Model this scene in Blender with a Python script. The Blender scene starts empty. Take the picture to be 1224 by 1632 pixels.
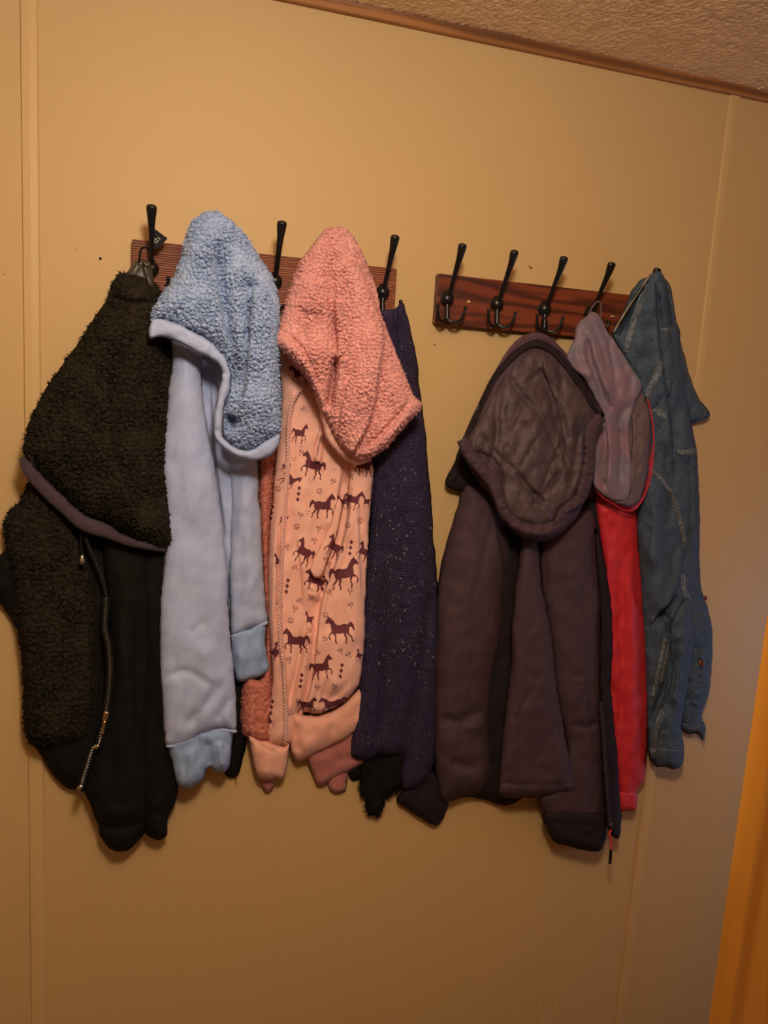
import bpy, bmesh, math, random
import numpy as np
from mathutils import Vector, Matrix
from mathutils.geometry import delaunay_2d_cdt, tessellate_polygon
rng = np.random.default_rng(5)
random.seed(5)
SC = bpy.context.scene
COL = SC.collection

# ------------------------------------------------------------------ camera
F = 1203.8                      # focal length in pixels of the 1224 x 1632 frame
DIST = 1.25                     # camera to wall
AX = np.array([4063., 67., F]); AX /= np.linalg.norm(AX)      # world X in camera (right, down, forward)
AZ = -np.array([-485., 7784., F]); AZ /= np.linalg.norm(AZ)
AY = np.cross(AZ, AX); AY /= np.linalg.norm(AY)
AZ = np.cross(AX, AY)
CAM = np.array([0., -DIST, 1.5])
cd = bpy.data.cameras.new('camera'); cam = bpy.data.objects.new('camera', cd); COL.objects.link(cam)
cd.sensor_fit = 'VERTICAL'; cd.sensor_height = 36; cd.lens = F / 1632 * 36; cd.clip_start = 0.02
B = np.array([AX, AY, AZ])      # camera vec -> world
right, down, fwd = B[:, 0], B[:, 1], B[:, 2]
m = Matrix(((right[0], -down[0], -fwd[0], CAM[0]), (right[1], -down[1], -fwd[1], CAM[1]), (right[2], -down[2], -fwd[2], CAM[2]), (0, 0, 0, 1)))
cam.matrix_world = m
SC.camera = cam
# ------------------------------------------------------------------ world, lights, exposure
w = bpy.data.worlds.new('world'); SC.world = w; w.use_nodes = True
w.node_tree.nodes['Background'].inputs[0].default_value = (0.62, 0.60, 0.75, 1)
w.node_tree.nodes['Background'].inputs[1].default_value = 0.02
SC.view_settings.view_transform = 'Standard'; SC.view_settings.look = 'None'
SC.view_settings.exposure = 0.0; SC.view_settings.gamma = 1; SC.view_settings.use_curve_mapping = False

def lamp(name, loc, power, color, radius):
    d = bpy.data.lights.new(name, 'POINT'); d.energy = power; d.color = color; d.shadow_soft_size = radius
    o = bpy.data.objects.new(name, d); COL.objects.link(o); o.location = loc; return o
lamp('ceiling_light', (0.10, -1.08, 1.945), 33.0, (1.0, 0.875, 0.77), 0.07)
d = bpy.data.lights.new('doorway_light', 'AREA'); d.energy = 7.0; d.color = (0.50, 0.60, 1.0); d.shape = 'RECTANGLE'; d.size = 0.34; d.size_y = 1.5
o = bpy.data.objects.new('doorway_light', d); COL.objects.link(o); o.location = (1.93, -0.24, 0.85)
o.rotation_euler = (Vector((0.5, -0.24, 0.85)) - o.location).to_track_quat('-Z', 'Z').to_euler()

def at(px, py, d=0.0):
    """point seen at pixel (px, py), d metres in front of the wall"""
    px = np.asarray(px, float); py = np.asarray(py, float)
    r = np.stack([(px - 612) / F, (py - 816) / F, np.ones_like(px)], -1) @ B.T
    t = (DIST - d) / r[..., 1]
    return CAM + t[..., None] * r

# ------------------------------------------------------------------ materials
def mat(name, color, rough=0.8, sheen=0.0, metal=0.0, spec=0.4, sheen_tint=None):
    m = bpy.data.materials.new(name); m.use_nodes = True
    p = m.node_tree.nodes['Principled BSDF']
    p.inputs['Base Color'].default_value = (*color, 1); p.inputs['Roughness'].default_value = rough
    p.inputs['Metallic'].default_value = metal; p.inputs['Specular IOR Level'].default_value = spec
    p.inputs['Sheen Weight'].default_value = sheen; p.inputs['Sheen Roughness'].default_value = 0.5
    if sheen_tint: p.inputs['Sheen Tint'].default_value = (*sheen_tint, 1)
    return m
def nd(m, t, **k):
    n = m.node_tree.nodes.new(t)
    for a, b in k.items():
        if a in n.inputs.keys(): n.inputs[a].default_value = b
        else: setattr(n, a, b)
    return n
def ln(m, a, b): m.node_tree.links.new(a, b)
def coords(m, scale=(1, 1, 1), rot=(0, 0, 0)):
    tc = nd(m, 'ShaderNodeTexCoord'); mp = nd(m, 'ShaderNodeMapping')
    mp.inputs['Scale'].default_value = scale; mp.inputs['Rotation'].default_value = rot
    ln(m, tc.outputs['Object'], mp.inputs['Vector']); return mp.outputs['Vector']
def bump(m, height, dist=0.001, strength=1.0):
    b = nd(m, 'ShaderNodeBump'); b.inputs['Strength'].default_value = strength; b.inputs['Distance'].default_value = dist
    p = m.node_tree.nodes['Principled BSDF']
    if p.inputs['Normal'].is_linked:
        ln(m, p.inputs['Normal'].links[0].from_socket, b.inputs['Normal'])
    ln(m, height, b.inputs['Height']); ln(m, b.outputs['Normal'], p.inputs['Normal']); return b
def noise_bump(m, scale, dist, vec=None, detail=3, strength=1.0):
    n = nd(m, 'ShaderNodeTexNoise', Scale=scale, Detail=detail)
    ln(m, vec or coords(m), n.inputs['Vector']); bump(m, n.outputs['Fac'], dist, strength); return n
def mottle(m, c1, c2, scale, vec=None, detail=4, lo=0.35, hi=0.65):
    n = nd(m, 'ShaderNodeTexNoise', Scale=scale, Detail=detail); ln(m, vec or coords(m), n.inputs['Vector'])
    r = nd(m, 'ShaderNodeValToRGB'); r.color_ramp.elements[0].position = lo; r.color_ramp.elements[1].position = hi
    r.color_ramp.elements[0].color = (*c1, 1); r.color_ramp.elements[1].color = (*c2, 1)
    ln(m, n.outputs['Fac'], r.inputs['Fac']); p = m.node_tree.nodes['Principled BSDF']
    ln(m, r.outputs['Color'], p.inputs['Base Color']); return r

WALLC = (0.53, 0.345, 0.142)
M = {}
M['wall'] = mat('painted_panel', WALLC, 0.55, spec=0.3)
mottle(M['wall'], tuple(c * .97 for c in WALLC), WALLC, 2.2)
noise_bump(M['wall'], 35, 0.0012, strength=.35); noise_bump(M['wall'], 400, 0.0002, strength=.4)
M['batten'] = mat('batten_paint', tuple(c * 1.04 for c in WALLC), 0.45, spec=0.35); noise_bump(M['batten'], 200, 0.0002)
M['ceiling'] = mat('stippled_ceiling', (0.84, 0.60, 0.32), 0.85, spec=0.2)
mottle(M['ceiling'], (0.78, 0.55, 0.29), (0.88, 0.64, 0.35), 30); noise_bump(M['ceiling'], 300, 0.0006)
M['floor'] = mat('carpet', (0.20, 0.14, 0.10), 0.95); noise_bump(M['floor'], 300, 0.003)
M['room'] = mat('side_wall_paint', (0.45, 0.33, 0.20), 0.7)
def wood(name, c1, c2, rough, ridge, axis='X', scale=1.0, dist=0.0006, distort=5.0):
    m = mat(name, c1, rough, spec=0.45)
    sc = {'X': (0.12, 1, 1), 'Z': (1, 1, 0.08)}[axis]
    v = coords(m, tuple(s * scale for s in sc))
    n0 = nd(m, 'ShaderNodeTexNoise', Scale=9.0, Detail=2.0); ln(m, v, n0.inputs['Vector'])
    wv = nd(m, 'ShaderNodeTexWave', Scale=ridge, Distortion=distort, Detail=3.0); wv.inputs['Detail Scale'].default_value = 1.2
    wv.bands_direction = 'Z' if axis == 'X' else 'X'
    ln(m, v, wv.inputs['Vector'])
    r = nd(m, 'ShaderNodeValToRGB'); r.color_ramp.elements[0].color = (*c1, 1); r.color_ramp.elements[1].color = (*c2, 1)
    r.color_ramp.elements[0].position = .1; r.color_ramp.elements[1].position = .75
    ln(m, wv.outputs['Fac'], r.inputs['Fac'])
    mx = nd(m, 'ShaderNodeMix', data_type='RGBA', blend_type='MULTIPLY'); mx.inputs[0].default_value = .6
    r2 = nd(m, 'ShaderNodeValToRGB'); r2.color_ramp.elements[0].color = (.35, .3, .3, 1); r2.color_ramp.elements[0].position = .35; r2.color_ramp.elements[1].position = .6
    ln(m, n0.outputs['Fac'], r2.inputs['Fac']); ln(m, r.outputs['Color'], mx.inputs[6]); ln(m, r2.outputs['Color'], mx.inputs[7])
    ln(m, mx.outputs[2], m.node_tree.nodes['Principled BSDF'].inputs['Base Color'])
    bump(m, wv.outputs['Fac'], dist); return m
M['rack_a'] = wood('ribbed_reddish_wood', (0.085, 0.020, 0.007), (0.36, 0.11, 0.045), 0.5, 88, dist=0.0008)
M['rack_b'] = wood('dark_mahogany_wood', (0.075, 0.017, 0.008), (0.20, 0.042, 0.016), 0.38, 16, dist=0.00012, distort=16)
M['trim'] = wood('brown_cove_wood', (0.20, 0.075, 0.018), (0.40, 0.16, 0.04), 0.5, 14, dist=0.0001)
M['door'] = wood('orange_oak_veneer', (0.72, 0.27, 0.025), (0.90, 0.38, 0.045), 0.35, 7, 'Z', dist=0.0001)
M['metal'] = mat('black_coated_metal', (0.012, 0.010, 0.009), 0.32, metal=0.3, spec=0.5); noise_bump(M['metal'], 500, 0.0001)
M['steel'] = mat('zip_metal', (0.55, 0.50, 0.40), 0.3, metal=1.0); noise_bump(M['steel'], 900, 0.0001)
M['darksteel'] = mat('dark_zip_metal', (0.10, 0.09, 0.08), 0.4, metal=0.9)
M['zipdim'] = mat('dull_zip_metal', (0.30, 0.26, 0.19), 0.45, metal=0.8)
M['brass'] = mat('brass_zip_metal', (0.60, 0.42, 0.20), 0.35, metal=1.0)
M['hole'] = mat('nail_hole', (0.05, 0.03, 0.02), 0.9)
M['leather'] = mat('black_brown_leather', (0.055, 0.045, 0.032), 0.42, spec=0.5); noise_bump(M['leather'], 260, 0.0006)
M['tag'] = mat('black_card', (0.010, 0.009, 0.008), 0.7, spec=.15)
M['ink'] = mat('cream_print', (0.55, 0.52, 0.40), 0.6)
def fleece(name, c1, c2):
    m = mat(name, c1, 0.95, sheen=0.10, spec=0.08, sheen_tint=tuple(min(1, c * 1.6 + .05) for c in c2))
    mottle(m, c1, c2, 140, detail=3); noise_bump(m, 700, 0.0012, detail=4); return m
M['f_black'] = fleece('black_sherpa', (0.014, 0.0105, 0.006), (0.029, 0.022, 0.013))
M['f_blue'] = fleece('light_blue_sherpa', (0.29, 0.38, 0.56), (0.40, 0.49, 0.68))
M['f_pink'] = fleece('dusty_pink_sherpa', (0.62, 0.27, 0.235), (0.75, 0.36, 0.31))
M['f_rust'] = fleece('worn_pink_sherpa', (0.40, 0.12, 0.085), (0.60, 0.22, 0.16))
def cloth(name, c, rough=0.9, sheen=0.25, weave=900, wd=0.0004, c2=None, mscale=60, spec=.2):
    m = mat(name, c, rough, sheen=sheen, spec=spec)
    mottle(m, c, c2 or tuple(x * 1.1 for x in c), mscale); noise_bump(m, weave, wd); noise_bump(m, 90, 0.001, strength=.5); return m
M['black_cloth'] = cloth('black_jersey', (0.0075, 0.0065, 0.0055), 0.9, 0.0, spec=.12)
M['plum_band'] = cloth('dark_plum_binding', (0.060, 0.036, 0.045), 0.85, 0.15)
M['blue_jersey'] = cloth('pale_blue_jersey', (0.355, 0.42, 0.61), 0.95, 0.15, 600, 0.0006, (0.40, 0.46, 0.65), 35)
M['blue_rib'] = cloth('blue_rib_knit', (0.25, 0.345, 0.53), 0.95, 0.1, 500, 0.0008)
M['pink_jersey'] = cloth('peach_pink_jersey', (0.76, 0.40, 0.30), 0.9, 0.12, 800, 0.0003, (0.80, 0.44, 0.335), 25)
M['pink_rib'] = cloth('peach_rib', (0.68, 0.34, 0.24), 0.9, 0.2, 500, 0.0007)
M['pink_shaded'] = cloth('shaded_pink_rib', (0.36, 0.125, 0.105), 0.9, 0.2, 500, 0.0007)  # darker copy of the peach rib: shade put into the colour
M['print'] = mat('maroon_print', (0.115, 0.022, 0.030), 0.8)
M['zip_pink'] = mat('pink_zip_teeth', (0.72, 0.42, 0.36), 0.45)
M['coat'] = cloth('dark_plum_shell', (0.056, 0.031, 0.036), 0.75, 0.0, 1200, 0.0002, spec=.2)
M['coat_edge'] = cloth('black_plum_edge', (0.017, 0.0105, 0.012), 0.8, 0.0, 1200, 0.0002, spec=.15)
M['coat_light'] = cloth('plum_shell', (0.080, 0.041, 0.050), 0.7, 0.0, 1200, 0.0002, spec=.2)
M['quilt'] = cloth('crinkled_quilt_lining', (0.058, 0.036, 0.038), 0.62, 0.0, 300, 0.0006, (0.078, 0.050, 0.050), 30, spec=.3)
M['satin'] = cloth('grey_mauve_satin', (0.20, 0.108, 0.132), 0.6, 0.1, 1500, 0.0001, (0.145, 0.122, 0.152), 20, spec=.35)
M['satin_in'] = cloth('grey_brown_lining', (0.115, 0.078, 0.078), 0.6, 0.0, 1500, 0.0001)
M['red'] = cloth('red_nylon', (0.50, 0.020, 0.027), 0.6, 0.0, 1500, 0.0001, spec=.4)
M['redcord'] = mat('red_cord', (0.65, 0.03, 0.02), 0.6)
# navy knit: rows of stitches as relief
m = mat('navy_knit', (0.030, 0.022, 0.060), 0.95, sheen=0.1, spec=0.1, sheen_tint=(.25, .2, .4))
mottle(m, (0.032, 0.021, 0.050), (0.056, 0.040, 0.082), 260)
v = coords(m, (1, 1, 1))
wx = nd(m, 'ShaderNodeTexWave', Scale=90.0, Distortion=0.6, Detail=1.0); wx.bands_direction = 'X'; ln(m, v, wx.inputs['Vector'])
wz = nd(m, 'ShaderNodeTexWave', Scale=110.0, Distortion=1.5, Detail=1.0); wz.bands_direction = 'Z'; ln(m, v, wz.inputs['Vector'])
bump(m, wx.outputs['Fac'], 0.0016); bump(m, wz.outputs['Fac'], 0.0010); M['navy'] = m
M['lint'] = mat('pale_lint', (0.50, 0.46, 0.50), 0.9)
m = mat('washed_denim', (0.05, 0.09, 0.15), 0.85, sheen=0.1, spec=.2)
mottle(m, (0.027, 0.043, 0.063), (0.085, 0.118, 0.152), 330, detail=6, lo=.25, hi=.78)
noise_bump(m, 700, 0.0008, detail=4); noise_bump(m, 60, 0.0012, strength=.5); m.node_tree.nodes['Principled BSDF'].inputs['Sheen Weight'].default_value = 0; M['denim'] = m
m = mat('faded_denim_seam', (0.10, 0.14, 0.18), 0.85)
mottle(m, (0.045, 0.060, 0.076), (0.16, 0.185, 0.20), 240, detail=3); noise_bump(m, 220, 0.0018); M['denim_seam'] = m
M['denim_shade'] = cloth('shaded_denim', (0.018, 0.028, 0.040), 0.9, 0.05, 700, 0.0006)  # darker denim for the shade painted under the collar edge
M['thread'] = mat('tan_thread', (0.30, 0.23, 0.14), 0.8)
M['copper'] = mat('copper_button', (0.20, 0.07, 0.04), 0.4, metal=0.8)

# ------------------------------------------------------------------ object helpers
ORG = np.zeros(3)
def link(name, me, parent=None, label=None, kind=None):
    o = bpy.data.objects.new(name, me); COL.objects.link(o)
    if parent is not None: o.parent = parent
    if label: o['label'] = label
    if kind: o['kind'] = kind
    return o
def thing(name, label, cat, loc, group=None):
    global ORG
    ORG = np.array(loc, float)
    o = bpy.data.objects.new(name, None); COL.objects.link(o); o.location = loc; o.empty_display_size = .05
    o['label'] = label; o['category'] = cat
    if group: o['group'] = group
    return o
def mesh(name, verts, faces, mats, parent=None, smooth=True, label=None, kind=None, fm=None):
    me = bpy.data.meshes.new(name)
    v = np.asarray(verts, float) - (ORG if parent is not None else 0)
    me.from_pydata(v.tolist(), [], [list(map(int, f)) for f in faces])
    for mm in (mats if isinstance(mats, list) else [mats]): me.materials.append(mm)
    if fm is not None: me.polygons.foreach_set('material_index', np.asarray(fm, 'i'))
    me.polygons.foreach_set('use_smooth', [smooth] * len(me.polygons)); me.update()
    return link(name, me, parent, label, kind)
def box(name, lo, hi, mt, parent=None, bevel=0, kind=None, label=None):
    bm = bmesh.new(); bmesh.ops.create_cube(bm, size=1)
    lo, hi = np.array(lo, float), np.array(hi, float)
    for v in bm.verts: v.co = Vector(((lo + hi) / 2 + np.array(v.co) * (hi - lo)) - (ORG if parent is not None else 0))
    if bevel: bmesh.ops.bevel(bm, geom=bm.edges[:], offset=bevel, segments=2, affect='EDGES')
    me = bpy.data.meshes.new(name); bm.to_mesh(me); bm.free(); me.materials.append(mt)
    return link(name, me, parent, label, kind)
def frames(P):
    P = np.asarray(P, float); T = np.gradient(P, axis=0); T /= np.linalg.norm(T, axis=1)[:, None] + 1e-12
    up = np.array([0, -1., 0.]); N = []; n = np.cross(T[0], up)
    if np.linalg.norm(n) < 1e-3: n = np.cross(T[0], [1., 0, 0])
    for t in T:
        n = n - t * (n @ t); n /= np.linalg.norm(n) + 1e-12; N.append(n.copy())
    N = np.array(N); return T, N, np.cross(T, N)
def tube_geo(P, R, n=8, flat=1.0):
    P = np.asarray(P, float); R = np.broadcast_to(R, (len(P),)); T, N, Bn = frames(P)
    a = np.arange(n) * 2 * math.pi / n
    V = P[:, None] + R[:, None, None] * (np.cos(a)[None, :, None] * N[:, None] + flat * np.sin(a)[None, :, None] * Bn[:, None])
    V = V.reshape(-1, 3); Fc = []
    for i in range(len(P) - 1):
        for j in range(n): Fc.append((i * n + j, i * n + (j + 1) % n, (i + 1) * n + (j + 1) % n, (i + 1) * n + j))
    Fc.append(tuple(range(n))[::-1]); Fc.append(tuple((len(P) - 1) * n + j for j in range(n)))
    return V, Fc
def tube(name, P, R, mt, parent, n=8, flat=1.0, label=None):
    V, Fc = tube_geo(P, R, n, flat); return mesh(name, V, Fc, mt, parent, label=label)
def spline(pts, k=8):
    P = np.asarray(pts, float); n = len(P); out = []
    for i in range(n - 1):
        p0, p1, p2, p3 = P[max(i - 1, 0)], P[i], P[i + 1], P[min(i + 2, n - 1)]
        for j in range(k):
            t = j / k; out.append(.5 * ((2 * p1) + (-p0 + p2) * t + (2 * p0 - 5 * p1 + 4 * p2 - p3) * t * t + (-p0 + 3 * p1 - 3 * p2 + p3) * t ** 3))
    out.append(P[-1]); return np.array(out)
def resample(P, s, closed=False):
    P = np.asarray(P, float)
    if closed: P = np.vstack([P, P[:1]])
    d = np.concatenate([[0], np.cumsum(np.linalg.norm(np.diff(P, axis=0), axis=1))]); n = max(3, int(round(d[-1] / s)))
    u = np.linspace(0, d[-1], n + 1); Q = np.stack([np.interp(u, d, P[:, k]) for k in range(P.shape[1])], -1)
    return Q[:-1] if closed else Q

# ------------------------------------------------------------------ noise
def h2(ix, iy, s):
    x = (ix.astype(np.int64) * 374761393 + iy.astype(np.int64) * 668265263 + s * 974634777) & 0xffffffff
    x = ((x ^ (x >> 13)) * 1274126177) & 0xffffffff
    return ((x ^ (x >> 16)) & 0xffffff) / float(0xffffff)
def perlin(x, y, s=0):
    xi, yi = np.floor(x), np.floor(y); fx, fy = x - xi, y - yi
    u, v = fx * fx * fx * (fx * (fx * 6 - 15) + 10), fy * fy * fy * (fy * (fy * 6 - 15) + 10)
    def g(a, b):
        t = h2(xi + a, yi + b, s) * 2 * math.pi; return np.cos(t) * (fx - a) + np.sin(t) * (fy - b)
    return 1.5 * ((g(0, 0) * (1 - u) + g(1, 0) * u) * (1 - v) + (g(0, 1) * (1 - u) + g(1, 1) * u) * v)
def worley(x, y, s=0):
    xi, yi = np.floor(x), np.floor(y); f1 = np.full(x.shape, 9.); f2 = np.full(x.shape, 9.)
    for a in (-1, 0, 1):
        for b in (-1, 0, 1):
            cx = xi + a + .1 + .8 * h2(xi + a, yi + b, s); cy = yi + b + .1 + .8 * h2(xi + a, yi + b, s + 7)
            d = np.hypot(x - cx, y - cy); f2 = np.minimum(f2, np.maximum(f1, d)); f1 = np.minimum(f1, d)
    return f1, f2

# ------------------------------------------------------------------ draped cloth volumes
def polyd(P, L, closed=False):
    """distance, signed side (right of travel positive) and 0..1 position along the polyline"""
    L = np.asarray(L, float)
    if closed: L = np.vstack([L, L[:1]])
    A, Bq = L[:-1], L[1:]; seg = Bq - A; ll = (seg ** 2).sum(1) + 1e-9; cum = np.concatenate([[0], np.cumsum(np.sqrt(ll))])
    best = np.full(len(P), 1e9); side = np.zeros(len(P)); tt = np.zeros(len(P))
    for i in range(len(A)):
        r = P - A[i]; t = np.clip((r @ seg[i]) / ll[i], 0, 1); d = np.hypot(*(r - t[:, None] * seg[i]).T)
        c = -(seg[i][0] * r[:, 1] - seg[i][1] * r[:, 0]); k = d < best - 1e-9
        best[k] = d[k]; side[k] = np.sign(c[k]); tt[k] = (cum[i] + t[k] * math.sqrt(ll[i])) / cum[-1]
    return best, side, tt
def inside(P, poly):
    x, y = P[:, 0], P[:, 1]; r = np.zeros(len(P), bool); n = len(poly)
    for i in range(n):
        x1, y1 = poly[i]; x2, y2 = poly[(i + 1) % n]
        if y1 == y2: continue
        c = ((y1 > y) != (y2 > y)) & (x < (x2 - x1) * (y - y1) / (y2 - y1) + x1); r ^= c
    return r
def smooth_poly(pts):
    P = [np.array(p[:2], float) for p in pts]; sharp = [len(p) > 2 for p in pts]; n = len(P); out = []
    for i in range(n):
        p0, p1, p2, p3 = P[i - 1], P[i], P[(i + 1) % n], P[(i + 2) % n]
        if sharp[i]: p0 = p1
        if sharp[(i + 1) % n]: p3 = p2
        t1, t2 = (p2 - p0) * .42, (p3 - p1) * .42; L = np.linalg.norm(p2 - p1)
        for t in (t1, t2):
            q = np.linalg.norm(t)
            if q > L: t *= L / q
        for j in range(6):
            u = j / 6; a = 2 * u ** 3 - 3 * u * u + 1; b = u ** 3 - 2 * u * u + u; c = -2 * u ** 3 + 3 * u * u; d = u ** 3 - u * u
            out.append(a * p1 + b * t1 + c * p2 + d * t2)
    return np.array(out)

class Drape:
    """a closed cloth volume: outline given by pixel points, real depth from the wall per vertex"""
    def __init__(s, pts, edge=.03, thick=.03, rnd=25, feats=(), spacing=4., fl=0, cell=6.5, seed=1, fuzz=0., fmax=None, wr=.0020, gain=1.0):
        s.gain = gain
        s.wr = wr; thick_ = thick; thick = thick_ if (fl or callable(thick_)) else thick_ * .8
        s.poly = smooth_poly(pts); s.edge, s.thick, s.rnd, s.feats, s.sp, s.fl, s.cell, s.seed, s.fmax = edge, thick, rnd, feats, spacing, fl, cell, seed, fmax
        s.lines = [spline(f[1], 6) if f[0] in 'vsVS' else None for f in feats]
        if not fuzz and not fl:
            Q = resample(s.poly, 4, True); T = np.roll(Q, -1, 0) - np.roll(Q, 1, 0); T /= np.linalg.norm(T, axis=1)[:, None] + 1e-9
            N = np.stack([T[:, 1], -T[:, 0]], -1); s.poly = Q + N * (perlin(Q[:, 0] / 14, Q[:, 1] / 14, 77) * 1.1 + perlin(Q[:, 0] / 45, Q[:, 1] / 45, 78) * 1.3)[:, None]
        if fuzz:
            Q = resample(s.poly, 2.2, True); T = np.roll(Q, -1, 0) - np.roll(Q, 1, 0); T /= np.linalg.norm(T, axis=1)[:, None] + 1e-9
            N = np.stack([T[:, 1], -T[:, 0]], -1); i = np.arange(len(Q))
            k = perlin(Q[:, 0] / 5, Q[:, 1] / 5, 3) * fuzz * 1.6; s.poly = Q + N * k[:, None]
    def E(s, P): return s.edge(P) if callable(s.edge) else np.full(len(P), float(s.edge))
    def H(s, P, sd=None):
        P = np.asarray(P, float)
        if sd is None:
            sd = polyd(P, s.poly, True)[0]; sd = np.where(inside(P, s.poly), sd, 0)
        k = np.clip(sd / s.rnd, 0, 1); prof = np.sqrt(np.clip(1 - (1 - k) ** 2, 0, 1))
        h = s.E(P) + (s.thick(P) if callable(s.thick) else s.thick) * prof
        damp = np.clip(sd / 10, 0, 1)
        gn = 1.5 if s.fl else s.gain
        for f, L in zip(s.feats, s.lines):
            if f[0] == 'n':
                h = h + damp * f[1] * perlin(P[:, 0] / f[2] + .3 * perlin(P[:, 0] / 60, P[:, 1] / 60, f[4] + 1), P[:, 1] / f[3], f[4])
            elif f[0] == 'c':           # crinkle
                h = h + damp * f[1] * (1 - 2 * np.abs(perlin(P[:, 0] / f[2], P[:, 1] / f[3], f[4])))
            else:
                d, sg, t = polyd(P, L); wn = np.clip(t / .18, 0, 1) * np.clip((1 - t) / .18, 0, 1) if f[0] in 'vs' else 1.
                dm = np.clip(sd / 4, .0, 1)
                if f[0] in 'vV': h = h + dm * 1.35 * gn * f[2] * np.exp(-(d / f[3]) ** 2) * wn
                else: h = h + dm * 1.7 * gn * f[2] * np.exp(-(d / f[3])) * np.tanh(sg * d / 1.8) * wn
        if not s.fl and s.wr:
            x, y = P[:, 0], P[:, 1]; dg = np.clip(sd / 8, 0, 1)
            h = h + dg * s.wr * (perlin(x / 11 + .02 * y, y / 34, s.seed + 40) + .8 * perlin(x / 26 + y / 60, y / 22 - x / 70, s.seed + 41))
        if s.fl:
            x, y = P[:, 0], P[:, 1]; wx = x + 4 * perlin(x / 17, y / 17, 21) + 1.5 * perlin(x / 5, y / 5, 22); wy = y + 4 * perlin(x / 17, y / 17, 23) + 1.5 * perlin(x / 5, y / 5, 24)
            f1, f2 = worley(wx / s.cell, wy / (s.cell * .85), s.seed)
            amp = s.fl * (0.75 + .6 * perlin(x / 40, y / 40, 9))
            h = h + np.clip(sd / 3, .3, 1) * amp * (np.minimum(1, (f2 - f1) / .42) * 1.25 + .5 * (1 - f1) - .9 + .30 * perlin(x / 2.6, y / 2.6, 31))
        return np.maximum(h, .004)
    def build(s, name, mats, parent, label=None, prints=(), kind=None):
        bd = resample(s.poly, s.sp, True); nb = len(bd)
        lo, hi = bd.min(0), bd.max(0); sp = s.sp
        gx, gy = np.meshgrid(np.arange(lo[0], hi[0], sp), np.arange(lo[1], hi[1], sp * .866)); gx = gx + (np.arange(gx.shape[0]) % 2)[:, None] * sp * .5
        G = np.stack([gx.ravel(), gy.ravel()], -1); G = G + rng.uniform(-.12, .12, G.shape) * sp
        G = G[inside(G, bd)]; G = G[polyd(G, bd, True)[0] > .55 * sp]
        # finer rows near step folds
        ex = []
        for f, L in zip(s.feats, s.lines):
            if f[0] in 'sS' and sp > 2:
                Q = resample(L, 2.5); T = np.gradient(Q, axis=0); T /= np.linalg.norm(T, axis=1)[:, None] + 1e-9; N = np.stack([T[:, 1], -T[:, 0]], -1)
                for o in (-2.4, -.8, .8, 2.4): ex.append(Q + N * o)
        if ex:
            X = np.vstack(ex); X = X[inside(X, bd)]; X = X[polyd(X, bd, True)[0] > .5 * sp]
            keep = np.ones(len(G), bool)
            for f, L in zip(s.feats, s.lines):
                if f[0] in 'sS': keep &= polyd(G, L)[0] > 3.2
            G = np.vstack([G[keep], X])
        V2 = [Vector(p) for p in bd] + [Vector(p) for p in G]; edges = [(i, (i + 1) % nb) for i in range(nb)]; pr = []
        for q in prints:
            q = np.asarray(q, float)
            if not inside(q, bd).any():
                continue
            b = len(V2); V2 += [Vector(p) for p in q]; edges += [(b + i, b + (i + 1) % len(q)) for i in range(len(q))]; pr.append(q)
        r = delaunay_2d_cdt(V2, edges, [list(range(nb))], 1, 1e-4, False)
        W = np.array([tuple(v) for v in r[0]]); T = np.array([f for f in r[2] if len(f) == 3])
        c = W[T].mean(1); ok = inside(c, bd); T = T[ok]; c = c[ok]
        a = W[T]; ar = (a[:, 1, 0] - a[:, 0, 0]) * (a[:, 2, 1] - a[:, 0, 1]) - (a[:, 1, 1] - a[:, 0, 1]) * (a[:, 2, 0] - a[:, 0, 0])
        T[ar > 0] = T[ar > 0][:, ::-1]
        sd = polyd(W, bd, True)[0]; isb = sd < 1e-3; sd[isb] = 0
        Hh = s.H(W, sd)
        if s.fmax: Hh = np.minimum(Hh, s.fmax)
        front = at(W[:, 0], W[:, 1], Hh)
        # back sheet: same outline, coarse, pushed to the wall
        fm = np.zeros(len(T), int)
        for q in pr:
            bb0, bb1 = q.min(0), q.max(0); k = np.where((c[:, 0] >= bb0[0]) & (c[:, 0] <= bb1[0]) & (c[:, 1] >= bb0[1]) & (c[:, 1] <= bb1[1]))[0]
            if len(k): fm[k[inside(c[k], q)]] = 1
        bi = np.where(isb)[0]
        # order boundary verts along bd
        _, _, tt = polyd(W[bi], bd, True); bi = bi[np.argsort(tt)]
        cs = max(sp * 3, 10); gx, gy = np.meshgrid(np.arange(lo[0], hi[0], cs), np.arange(lo[1], hi[1], cs)); G2 = np.stack([gx.ravel(), gy.ravel()], -1)
        G2 = G2[inside(G2, bd)]
        if len(G2): G2 = G2[polyd(G2, bd, True)[0] > 5]
        V3 = [Vector(W[i]) for i in bi] + [Vector(p) for p in G2]; r2 = delaunay_2d_cdt(V3, [(i, (i + 1) % len(bi)) for i in range(len(bi))], [list(range(len(bi)))], 1, 1e-4, True)
        W2 = np.array([tuple(v) for v in r2[0]]); org = r2[3]; mp = []; extra = []
        sd2 = polyd(W2, bd, True)[0]; E2 = s.E(W2)
        bh = np.maximum(.004, E2 - np.minimum(.5 * E2, .012) * np.sqrt(np.clip(1 - (1 - np.clip(sd2 / 20, 0, 1)) ** 2, 0, 1)))
        for i in range(len(W2)):
            o_ = [k for k in org[i] if k < len(bi)]
            if o_: mp.append(int(bi[o_[0]]))
            else: mp.append(len(front) + len(extra)); extra.append(at(W2[i, 0], W2[i, 1], bh[i]))
        T2 = [f for f in r2[2] if len(f) == 3]; bf = []
        okb = inside(np.array([W2[list(f)].mean(0) for f in T2]), bd)
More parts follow.
